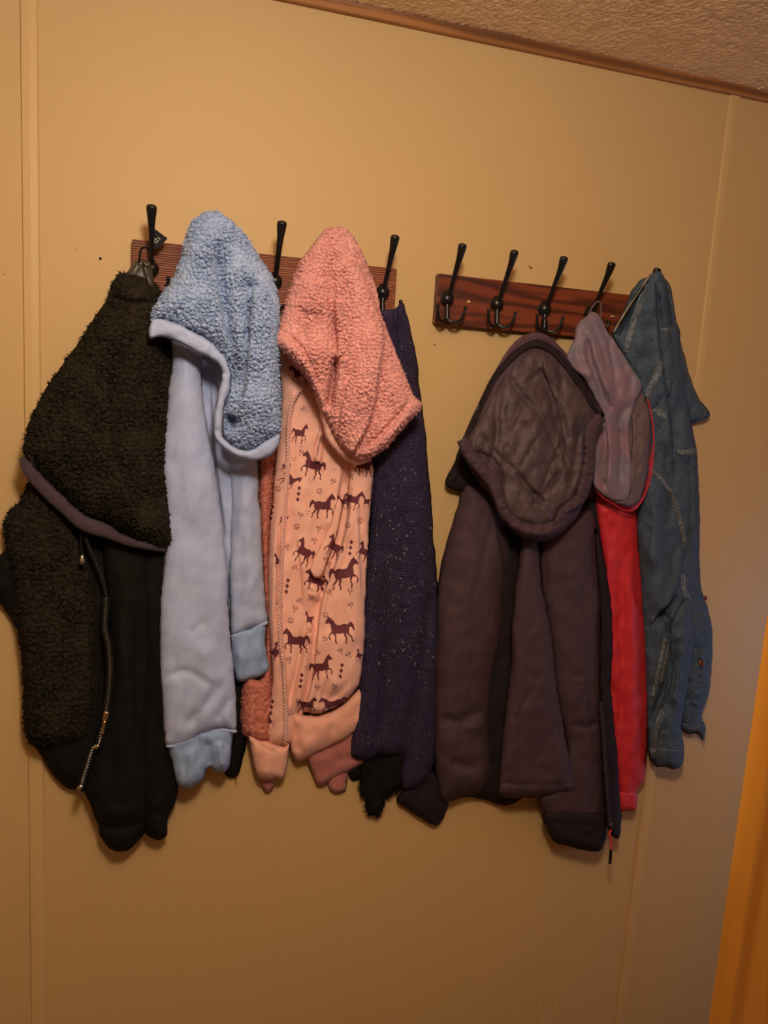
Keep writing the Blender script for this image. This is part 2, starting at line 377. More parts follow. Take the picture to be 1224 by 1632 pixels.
        for f, good in zip(T2, okb):
            p = W2[list(f)]
            if not good: continue
            arr = (p[1, 0] - p[0, 0]) * (p[2, 1] - p[0, 1]) - (p[1, 1] - p[0, 1]) * (p[2, 0] - p[0, 0])
            g = [mp[k] for k in f]
            if len(set(g)) < 3: continue
            bf.append(g if arr > 0 else g[::-1])
        V = np.vstack([front] + ([np.array(extra)] if extra else []))
        s.front, s.T = front, T
        return mesh(name, V, T.tolist() + bf, mats, parent, True, label, kind, np.concatenate([fm, np.zeros(len(bf), int)]))

def pile(dr, n, L, mt, parent, wd=.0009, seed=0, comb=0.9, edge_only=False, name='fleece_pile'):
    """short curled tufts of fleece standing on a draped surface (uncountable: kind stuff)"""
    V, T = dr.front, dr.T; a, b, c = V[T[:, 0]], V[T[:, 1]], V[T[:, 2]]; cr = np.cross(b - a, c - a); ar = np.linalg.norm(cr, axis=1); nr = cr / (ar[:, None] + 1e-12)
    view = CAM - (a + b + c) / 3; view /= np.linalg.norm(view, axis=1)[:, None]; nv = np.abs((nr * view).sum(1)); sgn = np.sign((nr * view).sum(1)); nr = nr * sgn[:, None]
    p = ar * (.12 + 6 * (nv < .30)); g = np.random.default_rng(seed); k = g.choice(len(T), n, p=p / p.sum())
    u, v = g.random(n), g.random(n); s_ = u + v > 1; u[s_], v[s_] = 1 - u[s_], 1 - v[s_]
    P = a[k] + (b - a)[k] * u[:, None] + (c - a)[k] * v[:, None]; N = nr[k]
    flow = np.stack([perlin(P[:, 0] * 40, P[:, 2] * 40, 5), np.zeros(n), -.55 + perlin(P[:, 0] * 40, P[:, 2] * 40, 6)], -1)
    D = N * .75 + comb * flow + g.normal(0, .3, (n, 3)); D /= np.linalg.norm(D, axis=1)[:, None]
    S = np.cross(D, g.normal(0, 1, (n, 3))); S /= np.linalg.norm(S, axis=1)[:, None]; ll = L * g.uniform(.5, 1.3, n)[:, None]; ww = wd * g.uniform(.7, 1.3, n)[:, None]
    C = g.normal(0, .35, (n, 3)); base = P - N * .0006
    q = [base - S * ww, base + S * ww, base + D * ll * .55 - S * ww * .8, base + D * ll * .55 + S * ww * .8, base + (D * .95 + C) * ll]
    VV = np.stack(q, 1).reshape(-1, 3); i = np.arange(n) * 5
    Fq = np.concatenate([np.stack([i, i + 1, i + 3], -1), np.stack([i, i + 3, i + 2], -1), np.stack([i + 2, i + 3, i + 4], -1)])
    me = bpy.data.meshes.new(name); VV = VV - ORG
    me.vertices.add(len(VV)); me.vertices.foreach_set('co', VV.ravel()); me.loops.add(len(Fq) * 3); me.loops.foreach_set('vertex_index', Fq.ravel().astype('i'))
    me.polygons.add(len(Fq)); me.polygons.foreach_set('loop_start', (np.arange(len(Fq)) * 3).astype('i')); me.polygons.foreach_set('loop_total', np.full(len(Fq), 3, 'i'))
    me.materials.append(mt); me.update(); me.validate(); return link(name, me, parent, kind='stuff')

def band(name, line, width, dr, mt, parent, off=.001, th=.004, label=None, k=6, crk=0):
    """a strip hugging surface dr (or constant depth) along pixel line; width px"""
    L = resample(spline(line, k), 3); T = np.gradient(L, axis=0); T /= np.linalg.norm(T, axis=1)[:, None] + 1e-9; N = np.stack([T[:, 1], -T[:, 0]], -1)
    wd_ = np.interp(np.linspace(0, 1, len(L)), np.linspace(0, 1, len(np.atleast_1d(width))), np.atleast_1d(width)) if np.ndim(width) else np.full(len(L), width)
    m_ = 7; u = np.linspace(-1, 1, m_); P = L[:, None] + N[:, None] * (u[None, :, None] * wd_[:, None, None] / 2)
    q = P.reshape(-1, 2); Hc = dr.H(L) if isinstance(dr, Drape) else np.full(len(L), float(dr))
    Hq = dr.H(q).reshape(len(L), m_) if isinstance(dr, Drape) else np.repeat(Hc[:, None], m_, 1)
    Hq = np.maximum(Hq, Hc[:, None] - .004); up = off + th * np.sqrt(np.clip(1 - u ** 2, 0, 1))
    if crk: up = up[None] + crk * perlin(q[:, 0] / 6, q[:, 1] / 6, 4).reshape(len(L), m_)
    top = at(q[:, 0], q[:, 1], (Hq + up).ravel()); bot = at(q[:, 0], q[:, 1], np.maximum(.003, (Hq - .003)).ravel()); n = len(L); Fc = []; o_ = n * m_
    for i in range(n - 1):
        for j in range(m_ - 1):
            a = i * m_ + j; Fc.append((a, a + 1, a + m_ + 1, a + m_)); Fc.append((o_ + a, o_ + a + m_, o_ + a + m_ + 1, o_ + a + 1))
        a = i * m_; Fc.append((a, a + m_, o_ + a + m_, o_ + a)); a = i * m_ + m_ - 1; Fc.append((a, o_ + a, o_ + a + m_, a + m_))
    for j in range(m_ - 1):
        Fc.append((j, o_ + j, o_ + j + 1, j + 1)); a = (n - 1) * m_ + j; Fc.append((a, a + 1, o_ + a + 1, o_ + a))
    return mesh(name, np.vstack([top, bot]), Fc, mt, parent, label=label)
def stitches(lines, dr, parent, mt, step=5, ln_=3.2, r=.0005, name='stitching', off=.0012):
    V, Fc = [], []
    for line in lines:
        L = resample(spline(line, 6), step)
        for i in range(len(L) - 1):
            a, b = L[i], L[i] + (L[i + 1] - L[i]) * ln_ / step; q = np.array([a, (a + b) / 2, b]); h = dr.H(q) + np.array([0, off, 0]) + .0004
            v, f = tube_geo(at(q[:, 0], q[:, 1], h), r, 4); o_ = sum(map(len, V)); V.append(v); Fc += [tuple(x + o_ for x in g) for g in f]
    return mesh(name, np.vstack(V), Fc, mt, parent, kind='stuff')
def cord(name, line, dr, r, mt, parent, off=.001, k=8, label=None, flat=1.0):
    L = resample(spline(line, k), 3); h = (dr.H(L) if isinstance(dr, Drape) else np.full(len(L), float(dr))) + off
    return tube(name, at(L[:, 0], L[:, 1], h), r, mt, parent, 8, flat, label)
def zipper(name, line, dr, tape, teeth, parent, tw=9, step=2.6, tr=.0016, off=.002, label=None):
    z = band(name, line, tw, dr, tape, parent, off=off * .4, th=.001, label=label)
    L = resample(spline(line, 6), step); h = (dr.H(L) if isinstance(dr, Drape) else np.full(len(L), float(dr))) + off; V, Fc = [], []
    T = np.gradient(L, axis=0); T /= np.linalg.norm(T, axis=1)[:, None]; N = np.stack([T[:, 1], -T[:, 0]], -1)
    for i in range(len(L)):
        o_ = (-1 if i % 2 else 1) * .6; q = np.array([L[i] + N[i] * (o_ - 1.9), L[i] + N[i] * (o_ + 1.9)]); v, f = tube_geo(at(q[:, 0], q[:, 1], h[i]), tr * .5, 5)
        b = sum(map(len, V)); V.append(v); Fc += [tuple(x + b for x in g) for g in f]
    mesh('zipper_teeth', np.vstack(V), Fc, teeth, z, kind='stuff'); return z
def seam(lines, dr, parent, mt, name='seam', w=4, label=None):
    for l in lines: band(name, l, w, dr, mt, parent, off=.0002, th=.0012, label=label)

# ------------------------------------------------------------------ the room
ZC = 2.094
XL, XR, YB = -1.5, 1.95, -2.9
wall = box('wall_back', (XL, 0, 0), (XR, .05, ZC + .05), M['wall'], kind='structure')
box('wall_left', (XL - .05, YB, 0), (XL, .05, ZC + .05), M['room'], kind='structure')
box('wall_right', (XR, YB, 0), (XR + .05, .05, ZC + .05), M['room'], kind='structure')
box('wall_front', (XL, YB - .05, 0), (XR, YB, ZC + .05), M['room'], kind='structure')
box('floor', (XL, YB, -.05), (XR, 0.05, 0), M['floor'], kind='structure')
# ceiling: worm-like stipple as real relief near the wall, flat slab behind
gx, gy = np.meshgrid(np.arange(0.1, 1.5, .0030), np.concatenate([np.arange(-.008, -.55, -.0030)]))
a, b = gx * 1000, gy * 1000
wa = a + 6 * perlin(a / 30, b / 30, 2); wb = b + 6 * perlin(a / 30, b / 30, 3)
rid = 1 - np.abs(perlin(wa / 6, wb / 9, 4)) * 2.6; rel = .0011 * np.clip(rid, -.4, 1) + .0007 * perlin(a / 4, b / 4, 8)
fade = np.clip(np.minimum((gx - .1) / .03, (1.5 - gx) / .03), 0, 1) * np.clip((gy + .55) / .03, 0, 1)
V = np.stack([gx, gy, ZC - .001 - np.clip(rel, -.0008, .004) * fade], -1).reshape(-1, 3); nx = gx.shape[1]
Fc = [(i * nx + j, i * nx + j + 1, (i + 1) * nx + j + 1, (i + 1) * nx + j) for i in range(gx.shape[0] - 1) for j in range(nx - 1)]
ceil = box('ceiling', (XL, YB, ZC), (XR, 0.05, ZC + .05), M['ceiling'], kind='structure')
st = mesh('ceiling_stipple', V, Fc, M['ceiling'], None); st.parent = ceil
# raised bead of ceiling texture running away from the wall
L = np.array([[1.03, -.006, ZC + .0015], [1.045, -.05, ZC + .0008], [1.07, -.12, ZC + .0008], [1.09, -.2, ZC + .001], [1.11, -.3, ZC + .001]]); L = spline(L, 8)
V, Fq = tube_geo(L, .004 + .001 * np.sin(np.arange(len(L))), 8, .6); o = mesh('ceiling_bead', V, Fq, M['ceiling'], None); o.parent = ceil
def prism(name, prof, p0, p1, mt, kind=None, parent=None, lab=None):
    n = len(prof); V = []
    for x in (p0, p1): V += [(x, p[0], p[1]) for p in prof]
    Fc = [tuple(range(n)), tuple(range(n, 2 * n))[::-1]] + [(i, i + n, (i + 1) % n + n, (i + 1) % n) for i in range(n)]
    return mesh(name, V, Fc, mt, parent, False, lab, kind)
zt = 2.0765
prof = [(0, zt), (-.0075, zt + .0003), (-.0092, zt + .002), (-.0095, zt + .0095), (-.0112, zt + .0120), (-.0125, zt + .0150), (-.0130, ZC), (0, ZC)]
prism('trim_1', prof, XL, XR, M['trim'], 'structure')
def batten(name, x0, x1):
    t = .0035; V = [(x0, -.0002, 0), (x0 + .002, -t, 0), ((x0 + x1) / 2, -t - .0006, 0), (x1 - .002, -t, 0), (x1, -.0002, 0), (x1, .002, 0), (x0, .002, 0)]
    n = len(V); V = V + [(v[0], v[1], zt + .002) for v in V]
    Fc = [tuple(range(n)), tuple(range(n, 2 * n))[::-1]] + [(i, i + n, (i + 1) % n + n, (i + 1) % n) for i in range(n)]
    mesh(name, V, Fc, M['batten'], None, False, None, 'structure')
batten('trim_2', -.1985, -.1745)
batten('trim_3', .981, 1.003)
# small nail holes and dings in the painted wall
def ding(px, py, r, mt=None, el=1.0, rot=0.0):
    c = at(px, py, 0.0002); V = [c + [0, .0012, 0]] ; n = 9
    for k in range(n):
        t = k * 2 * math.pi / n; x, z = r * math.cos(t) * el, r * math.sin(t); V.append(c + [x * math.cos(rot) - z * math.sin(rot), -.0002, x * math.sin(rot) + z * math.cos(rot)])
    V = [v + np.array([0, -.0003 if i else -.0016, 0]) for i, v in enumerate(V)]
    o = mesh('nail_hole', V, [(0, 1 + (k + 1) % n, 1 + k) for k in range(n)] + [tuple(range(1, n + 1))], mt or M['hole'], None, True); o.parent = wall
for px, py, r, e, ro in ((160, 412, .0021, 1, 0), (7, 437, .0008, 1, 0), (122, 397, .0007, 1, 0), (845, 426, .0014, 3.4, -.55), (692, 549, .0010, 2.2, .1), (445, 1382, .0007, 1.6, 1.2), (768, 1318, .0006, 2, 1.4), (1034, 1274, .0010, 1.6, .2)):
    ding(px, py, r, M['batten'] if (px in (845, 692)) else None, e, ro)
# open wooden door leaf in the right foreground
dx = float(at(1128, 1632, .45)[0])
ORG = np.zeros(3)
door = box('door_1', (dx, -.485, .01), (dx + .72, -.45, 1.98), M['door'], bevel=.0015, kind='structure')
box('door_panel', (dx + .075, -.491, .01), (dx + .70, -.4852, 1.98), M['door'], bevel=.0012).parent = door

# ------------------------------------------------------------------ coat racks
def lathe(c, ax, prof, n=16):
    ax = np.array(ax, float); ax /= np.linalg.norm(ax); u = np.cross(ax, [0, 0, 1.]) if abs(ax[2]) < .9 else np.cross(ax, [1., 0, 0]); u /= np.linalg.norm(u); v = np.cross(ax, u); V, Fc = [], []
    for (h, r) in prof:
        for k in range(n):
            t = k * 2 * math.pi / n; V.append(np.array(c) + ax * h + r * (math.cos(t) * u + math.sin(t) * v))
    for i in range(len(prof) - 1):
        for k in range(n): Fc.append((i * n + k, i * n + (k + 1) % n, (i + 1) * n + (k + 1) % n, (i + 1) * n + k))
    Fc.append(tuple(range(n))[::-1]); Fc.append(tuple((len(prof) - 1) * n + k for k in range(n))); return V, Fc
def hook_at(x, parent):
    zb = 1.6655
    # stem: back plate flowing down from the boss
    P = spline([(x, -.019, zb + .012), (x, -.024, zb), (x, -.027, zb - .014), (x, -.029, zb - .026), (x, -.030, zb - .034)], 5)
    h = tube('hook', P, np.interp(np.linspace(0, 1, len(P)), [0, .5, 1], [.0055, .0042, .0045]), M['metal'], parent, 10)
    V, Fc = lathe((x, -.0185, zb), (0, -1, 0), [(0, .010), (.003, .0115), (.008, .0112), (.012, .0095), (.0148, .006), (.016, .002)], 18); mesh('boss', V, Fc, M['metal'], h)
    P = spline([(x, -.027, zb - .002), (x, -.036, zb + .012), (x, -.046, zb + .028), (x, -.058, zb + .046), (x, -.069, zb + .062), (x, -.075, zb + .074), (x, -.078, zb + .0805)], 6)
    u = np.linspace(0, 1, len(P)); R = np.interp(u, [0, .2, .4, .6, .78, .88, .95, 1], [.0042, .0036, .0038, .0050, .0070, .0074, .0062, .0015])
    V, Fc = tube_geo(P, R, 12, .8); mesh('upper_prong', V, Fc, M['metal'], h)
    for sgn in (-1, 1):
        P = spline([(x, -.030, zb - .031), (x + sgn * .006, -.033, zb - .0375), (x + sgn * .014, -.038, zb - .0385), (x + sgn * .0205, -.043, zb - .032), (x + sgn * .0235, -.046, zb - .022), (x + sgn * .0245, -.047, zb - .015)], 6)
        R = np.interp(np.linspace(0, 1, len(P)), [0, .5, 1], [.0032, .0026, .0022]); V, Fc = tube_geo(P, R, 10)
        V2, F2 = lathe(P[-1] + np.array([0, 0, -.0028]), (0, 0, 1), [(0, .0012), (.0012, .0028), (.003, .0034), (.005, .0028), (.0062, .001)], 12); b = len(V)
        mesh('lower_prong', np.vstack([V, V2]), list(Fc) + [tuple(k + b for k in f) for f in F2], M['metal'], h)
def rack(x0, x1, hooks, mt, label, screws):
    r = thing('coat_rack', label, 'coat rack', (x0, 0, 1.625))
    box('rail_board', (x0, -.018, 1.6245), (x1, -.0004, 1.7060), mt, r, bevel=.0012)
    for x in hooks: hook_at(x, r)
    for x, z in screws:
        V, Fc = lathe((x, -.0178, z), (0, -1, 0), [(0, .0036), (.0008, .0036), (.0014, .003), (.0016, .0012), (.0010, .0010)], 10); mesh('screw', V, Fc, M['brass'], r, label='worn brass screw head')
    return r
rack(-.0467, .3665, [-.0185, .0725, .1665, .2545, .3425], M['rack_a'], 'ribbed reddish-brown wooden rack with black triple hooks, left of the two, behind fleecy hoods', [])
rack(.4395, .852, [.455, .546, .6365, .727, .8175], M['rack_b'], 'smooth dark mahogany wooden rack with black triple hooks, right of the two', [(.497, 1.6655), (.7765, 1.6655)])

# ------------------------------------------------------------------ garments
def ey(*kv):
    ys, vs = kv[0::2], kv[1::2]
    return lambda P: np.interp(P[:, 1], ys, vs)
def P0(px, py, d=.03): return tuple(float(v) for v in at(px, py, d))

# ---- black garment showing behind the blue hoodie and below the navy knit
t = thing('dark_garment', 'black cloth with a loose thread, mostly hidden behind pale blue hoodie cuff', 'garment', P0(372, 1100, .01))
g = Drape([(356, 470), (392, 480), (398, 900), (396, 1120), (393, 1180), (386, 1218), (379, 1237), (362, 1238), (352, 1215), (346, 1150), (344, 900), (346, 600)], .008, .012, 15, [('n', .004, 20, 150, 3)], 6)
g.build('cloth', M['black_cloth'], t)
tube('loose_thread', at([374, 376, 376, 377], [1228, 1238, 1244, 1250], .012), .0006, M['black_cloth'], t)

# ---- 1. black sherpa jacket
t = thing('hooded_jacket', 'black fuzzy sherpa jacket with metal zip, hanging by a leather loop at far left', 'jacket', P0(180, 900, .02))
d = Drape([(18, 872), (0, 885), (-18, 915), (-24, 938), (0, 962), (14, 982), (30, 1004), (60, 1010), (60, 880)], .012, .03, 18, [('v', [(10, 885), (5, 950)], .006, 10)], 5)
d.build('sleeve', M['black_cloth'], t, label='smooth black sleeve edge poking out at left')
# torso cloth with lower band
d = Drape([(70, 780), (130, 800), (290, 840), (292, 900), (290, 1000), (288, 1150), (283, 1200), (230, 1250), (150, 1262), (122, 1259), (101, 1253), (82, 1233), (70, 1212), (58, 1190), (50, 1100), (45, 950), (50, 850)],
          .012, .035, 30, [('n', .006, 40, 300, 5), ('s', [(165, 980), (150, 1190), (127, 1255)], -.003, 12)], 5)
body = d.build('body', M['black_cloth'], t); dbody = d
d = Drape([(50, 765), (32, 800), (15, 815), (7, 833), (10, 857), (10, 877), (18, 900), (22, 940), (29, 1000), (38, 1065), (39, 1157), (46, 1178), (60, 1190), (80, 1190), (118, 1184), (140, 1170), (152, 1100), (150, 950), (128, 850), (90, 780)],
          .022, .040, 26, [('n', .004, 45, 200, 2)], 2.2, fl=.0060, cell=9, seed=3, fuzz=1.3)
p = d.build('front_panel', M['f_black'], t, label='black sherpa front panel'); pile(d, 9000, .0055, M['f_black'], p, seed=11)
# two smooth black sleeves hanging inside out at the bottom
d = Drape([(228, 850), (292, 850), (290, 1000), (286, 1100), (278, 1190), (276, 1216), (283, 1245), (283, 1265), (278, 1286), (267, 1305), (266, 1332), (255, 1339), (242, 1336), (230, 1326), (222, 1290), (220, 1200), (222, 1000)], .030, .034, 28,
          [('v', [(262, 900), (258, 1080), (262, 1200)], .006, 9), ('n', .005, 22, 90, 6), ('v', [(226, 1300), (250, 1296), (272, 1302)], -.005, 5)], 4.5)
d.build('sleeve', M['black_cloth'], t)
d = Drape([(165, 850), (240, 855), (240, 1000), (236, 1150), (238, 1250), (236, 1300), (229, 1330), (206, 1354), (190, 1358), (176, 1353), (167, 1343), (158, 1330), (157, 1318), (153, 1310), (143, 1284), (134, 1258), (136, 1248), (148, 1200), (160, 1160), (170, 1100), (172, 980)], .034, .042, 34,
          [('v', [(195, 880), (196, 1100), (190, 1230)], .006, 12), ('v', [(172, 1290), (200, 1296), (222, 1280)], .005, 10), ('n', .005, 30, 80, 7), ('v', [(152, 1312), (190, 1322), (236, 1306)], -.005, 5), ('v', [(218, 950), (222, 1200)], -.006, 7)], 4.5)
d.build('sleeve', M['black_cloth'], t); dsl = d
z = zipper('zipper', [(163, 1160), (157, 1186), (148, 1193), (139, 1220), (129, 1252)], .073, M['black_cloth'], M['steel'], t, 12, 2.5, .0018)
zipper('zipper', [(169, 952), (168, 978), (167, 1002), (172, 1022), (175, 1050), (175, 1078), (173, 1105), (169, 1134), (164, 1160)], .073, M['black_cloth'], M['zipdim'], t, 12, 2.5, .0008)
cord('slider', [(170, 1134), (167, 1148)], .0765, .0042, M['brass'], z, 0, 4, flat=.6)
cord('pull_tab', [(167, 1149), (163, 1170)], .0775, .0022, M['brass'], z, 0, 4, flat=.5)
cord('zip_stop', [(157, 1187), (152, 1193)], .0770, .0026, M['brass'], z, 0, 4)
cord('pin_box', [(131, 1251), (125, 1258)], .0770, .0036, M['steel'], z, 0, 4)
z = zipper('zipper', [(128, 838), (140, 868), (154, 900), (165, 930), (170, 955)], .066, M['black_cloth'], M['darksteel'], t, 6, 3, .0012)
cord('drawstring', [(124, 815), (128, 850), (131, 886)], .070, .0013, M['black_cloth'], t, 0)
V, Fc = tube_geo(at([131, 131, 131, 131], [884, 887, 893, 899], .073), [.002, .0032, .0040, .0046], 12); mesh('cord_end', V, Fc, M['steel'], t, label='small silver cone cord end')
hd = [(199, 436), (222, 434), (245, 450), (258, 468), (275, 482), (292, 520), (294, 640), (293, 800), (285, 872), (260, 870), (221, 858), (196, 846), (172, 829), (147, 820), (123, 806), (98, 782), (69, 755), (45, 729), (37, 716), (44, 682), (59, 645), (81, 608), (105, 574), (132, 537), (152, 505), (169, 481), (180, 449), (191, 435)]
hd = [(min(x, 282 if y < 600 else 278), y) for x, y in hd]
d = Drape(hd, lambda P: np.interp(P[:, 1], [430, 700, 870], [.035, .068, .082]) - .028 * np.clip((P[:, 0] - 232) / 40, 0, 1) * np.clip((P[:, 1] - 470) / 60, 0, 1), .046, 50, [('s', [(170, 560), (176, 660), (182, 720), (205, 790), (232, 846)], -.007, 26), ('v', [(228, 560), (238, 650), (240, 760), (238, 840)], -.012, 22), ('v', [(175, 470), (210, 482), (245, 480)], -.006, 6),
          ('n', .007, 70, 110, 4), ('v', [(200, 500), (150, 620), (110, 720)], .008, 30)], 2.0, fl=.0062, cell=9, seed=4, fuzz=1.4)
hood = d.build('hood', M['f_black'], t); pile(d, 14000, .0050, M['f_black'], hood, seed=12)
band('hood_binding', [(40, 727), (50, 752), (80, 785), (108, 811), (135, 834), (172, 847), (205, 862), (235, 870), (268, 876)], [22, 24, 25, 24, 25, 24, 18, 13, 10], d, M['plum_band'], hood, off=.004, th=.008, label='dark plum binding along the hood edge', crk=.0006)
# leather hang patch, loop and swing tag
d = Drape([(198, 440, 1), (206, 428), (216, 416), (226, 414), (238, 416), (243, 424), (246, 448), (253, 474, 1), (238, 462), (220, 452)], .046, .012, 12, [('s', [(226, 416), (232, 440), (240, 466)], .004, 8)], 3)
d.build('hang_patch', M['leather'], t, label='black-brown leather hanging patch')
cord('hang_loop', [(222, 418), (224, 400), (230, 394), (238, 398), (242, 414)], .064, .0015, M['black_cloth'], t)
cord('loop_ring', [(229, 417), (234, 424), (238, 418)], .062, .0014, M['darksteel'], t)
def quad_on(pts, dp, thk, name, mt, parent, label=None):
    f = at([p[0] for p in pts], [p[1] for p in pts], dp); b = f + np.array([0, thk, 0]); n = len(pts)
    Fc = [tuple(range(n)), tuple(range(n, 2 * n))[::-1]] + [(i, i + n, (i + 1) % n + n, (i + 1) % n) for i in range(n)]
    return mesh(name, np.vstack([f, b]), Fc, mt, parent, False, label)
tg = quad_on([(244.5, 363), (267, 380), (252, 397), (237, 392), (236, 382)], .045, .0012, 'swing_tag', M['tag'], t, label='small black swing tag with cream print')
def scribble(c, ang, rows, size, dp, parent, mt, name='lettering'):
    V, Fc = [], []; g_ = np.random.default_rng(3)
    for r_, (u0, u1, v) in enumerate(rows):
        u = u0
        while u < u1:
            wl = g_.uniform(1.0, 2.2)
            q = [(u, v - size), (min(u + wl, u1), v - size), (min(u + wl, u1), v + size), (u, v + size)]; q = [(c[0] + a * math.cos(ang) - b_ * math.sin(ang), c[1] + a * math.sin(ang) + b_ * math.cos(ang)) for a, b_ in q]
            b = len(V); V += list(at([p[0] for p in q], [p[1] for p in q], dp)); Fc.append((b, b + 3, b + 2, b + 1)); u += wl + .55
    return mesh(name, V, Fc, mt, parent, False, kind='stuff')
scribble((248, 383), .60, [(0, 5, -5.5), (-7, 5, -1.5), (-8, 5, 2), (-8, 1, 5), (-7, 0, 7.5)], .62, .0463, tg, M['ink'])

# ---- 2. blue hoodie
t = thing('hooded_sweatshirt', 'pale blue hoodie with fleecy light blue hood lining, hanging left of the pink one', 'hoodie', P0(350, 740, .02))
d = Drape([(300, 520), (420, 520), (425, 700), (412, 800), (400, 900), (385, 1000), (372, 1015), (366, 1000), (350, 900), (330, 740), (300, 620)], .016, .022, 20, [('s', [(337, 600), (340, 700), (360, 860)], .005, 12), ('n', .004, 20, 120, 3)], 5)
d.build('body', M['blue_jersey'], t)
ds2 = Drape([(366, 700), (405, 690), (411, 740), (415, 813), (420, 900), (424, 965), (426, 994), (400, 1003), (369, 1015), (366, 980), (364, 900), (367, 809)], .030, .026, 22, [('v', [(392, 720), (396, 850), (398, 990)], .004, 12), ('n', .003, 25, 70, 8)], 4)
s = ds2.build('sleeve', M['blue_jersey'], t)
d = Drape([(368, 1010), (400, 1000), (424, 990), (423, 1022), (430, 1066), (418, 1077), (400, 1083), (377, 1086), (371, 1060)], .032, .018, 14, [('n', .004, 14, 40, 6), ('v', [(372, 1050), (400, 1045), (425, 1040)], .003, 12)], 3)
d.build('cuff', M['blue_rib'], s, label='ribbed blue cuff')
cord('cuff_seam', [(368, 1015), (395, 1005), (426, 992)], ds2, .0026, M['blue_jersey'], s, .003)
ds1 = Drape([(272, 530), (318, 545), (321, 598), (326, 645), (334, 700), (345, 765), (356, 850), (362, 910), (366, 1000), (373, 1070), (376, 1104), (376, 1165), (360, 1162), (345, 1163), (320, 1171), (291, 1187), (265, 1189), (261, 1165), (256, 1104), (254, 1023), (256, 950), (262, 880), (260, 821), (257, 750), (259, 716), (263, 667), (268, 620), (273, 578)],
            ey(530, .034, 640, .058, 1200, .060), .030, 30, [('v', [(300, 560), (300, 700), (306, 860)], .004, 22), ('n', .005, 45, 90, 5), ('v', [(310, 1150), (330, 1080), (326, 1020)], .005, 14), ('v', [(288, 1165), (330, 1120), (360, 1080)], -.005, 9), ('v', [(345, 1150), (362, 1120), (372, 1110)], -.004, 7), ('v', [(262, 1080), (300, 1070), (345, 1100)], -.003, 7), ('v', [(300, 1010), (330, 990)], -.002, 7)], 3.6, wr=.0011)
s = ds1.build('sleeve', M['blue_jersey'], t)
d = Drape([(268, 1180), (320, 1162), (372, 1158), (370, 1175), (366, 1221), (358, 1231), (344, 1230), (337, 1221), (329, 1228), (325, 1240), (312, 1251), (295, 1256), (283, 1250), (276, 1222)], .050, .024, 16, [('v', [(300, 1190), (306, 1220), (303, 1254)], .005, 9), ('v', [(332, 1180), (336, 1222)], -.006, 6), ('v', [(350, 1180), (354, 1226)], .005, 7), ('n', .003, 12, 40, 9)], 3)
d.build('cuff', M['blue_rib'], s, label='ribbed blue cuff with curled edge')
cord('cuff_seam', [(266, 1189), (291, 1187), (320, 1172), (348, 1163), (376, 1166)], ds1, .0026, M['blue_jersey'], s, .003)
hd = [(336, 336), (324, 338), (312, 347), (302, 360), (296, 377), (292, 397), (287, 418), (279, 436), (267, 455), (255, 473), (245, 490), (241, 503), (243, 513), (259, 511), (283, 518), (308, 530), (332, 544), (347, 560), (361, 577), (368, 594), (368, 612), (363, 633), (358, 657), (356, 680), (360, 698), (377, 713), (393, 718), (408, 714), (426, 701), (446, 690), (448, 657), (446, 618), (444, 578), (443, 540), (445, 512), (447, 490), (443, 467), (436, 445), (428, 430), (416, 412), (402, 392), (392, 375), (377, 359), (361, 345), (349, 337)]
dh = Drape(hd, ey(336, .086, 420, .068, 520, .098, 720, .100), ey(336, .020, 400, .04, 500, .035, 720, .034), 34, [('s', [(338, 385), (342, 415), (348, 460), (356, 510), (368, 570)], -.0055, 16), ('v', [(348, 380), (352, 440), (362, 510), (372, 570), (374, 620)], -.006, 8),
          ('s', [(404, 445), (401, 480), (398, 520), (397, 560), (394, 600), (385, 640), (370, 668)], .007, 20), ('v', [(402, 470), (398, 510), (397, 550)], -.008, 5), ('v', [(405, 462), (396, 452), (412, 456)], -.007, 6), ('v', [(382, 400), (378, 460), (380, 520), (386, 590)], .006, 12),
          ('v', [(372, 660), (366, 680), (368, 690)], -.018, 11), ('v', [(420, 480), (424, 560), (414, 640), (396, 690)], .007, 26), ('n', .004, 50, 80, 6), ('v', [(300, 420), (290, 460), (270, 495)], .004, 20)], 1.5, fl=.0066, cell=7.6, seed=6, fuzz=1.1)
hood = dh.build('hood', M['f_blue'], t); pile(dh, 9000, .0036, M['f_blue'], hood, seed=13)
d = Drape([(243, 510), (259, 509), (283, 516), (308, 528), (332, 542), (348, 558), (360, 574), (368, 595), (367, 616), (360, 640), (355, 662), (354, 684), (358, 698), (372, 710), (392, 717), (408, 713), (426, 700), (446, 690), (447, 700), (443, 712), (431, 725), (412, 732), (393, 733), (376, 728), (360, 718), (347, 706), (341, 690), (340, 669), (344, 641), (350, 615), (353, 592), (345, 577), (326, 566), (306, 557), (287, 547), (270, 540), (254, 536), (239, 540), (237, 532)],
          ey(500, .116, 600, .114, 730, .110), .012, 10, [('n', .002, 20, 20, 3), ('v', [(344, 680), (356, 712)], -.003, 4), ('v', [(352, 585), (362, 600)], -.003, 4)], 3)
d.build('hood_binding', M['blue_jersey'], hood, label='smooth pale blue binding round the hood opening')
# inner face of the hood seen under the rim
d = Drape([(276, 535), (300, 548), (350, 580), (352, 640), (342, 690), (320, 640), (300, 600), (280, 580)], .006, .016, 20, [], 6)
d.build('hood_back', M['blue_rib'], hood, label='shaded underside of the hood')

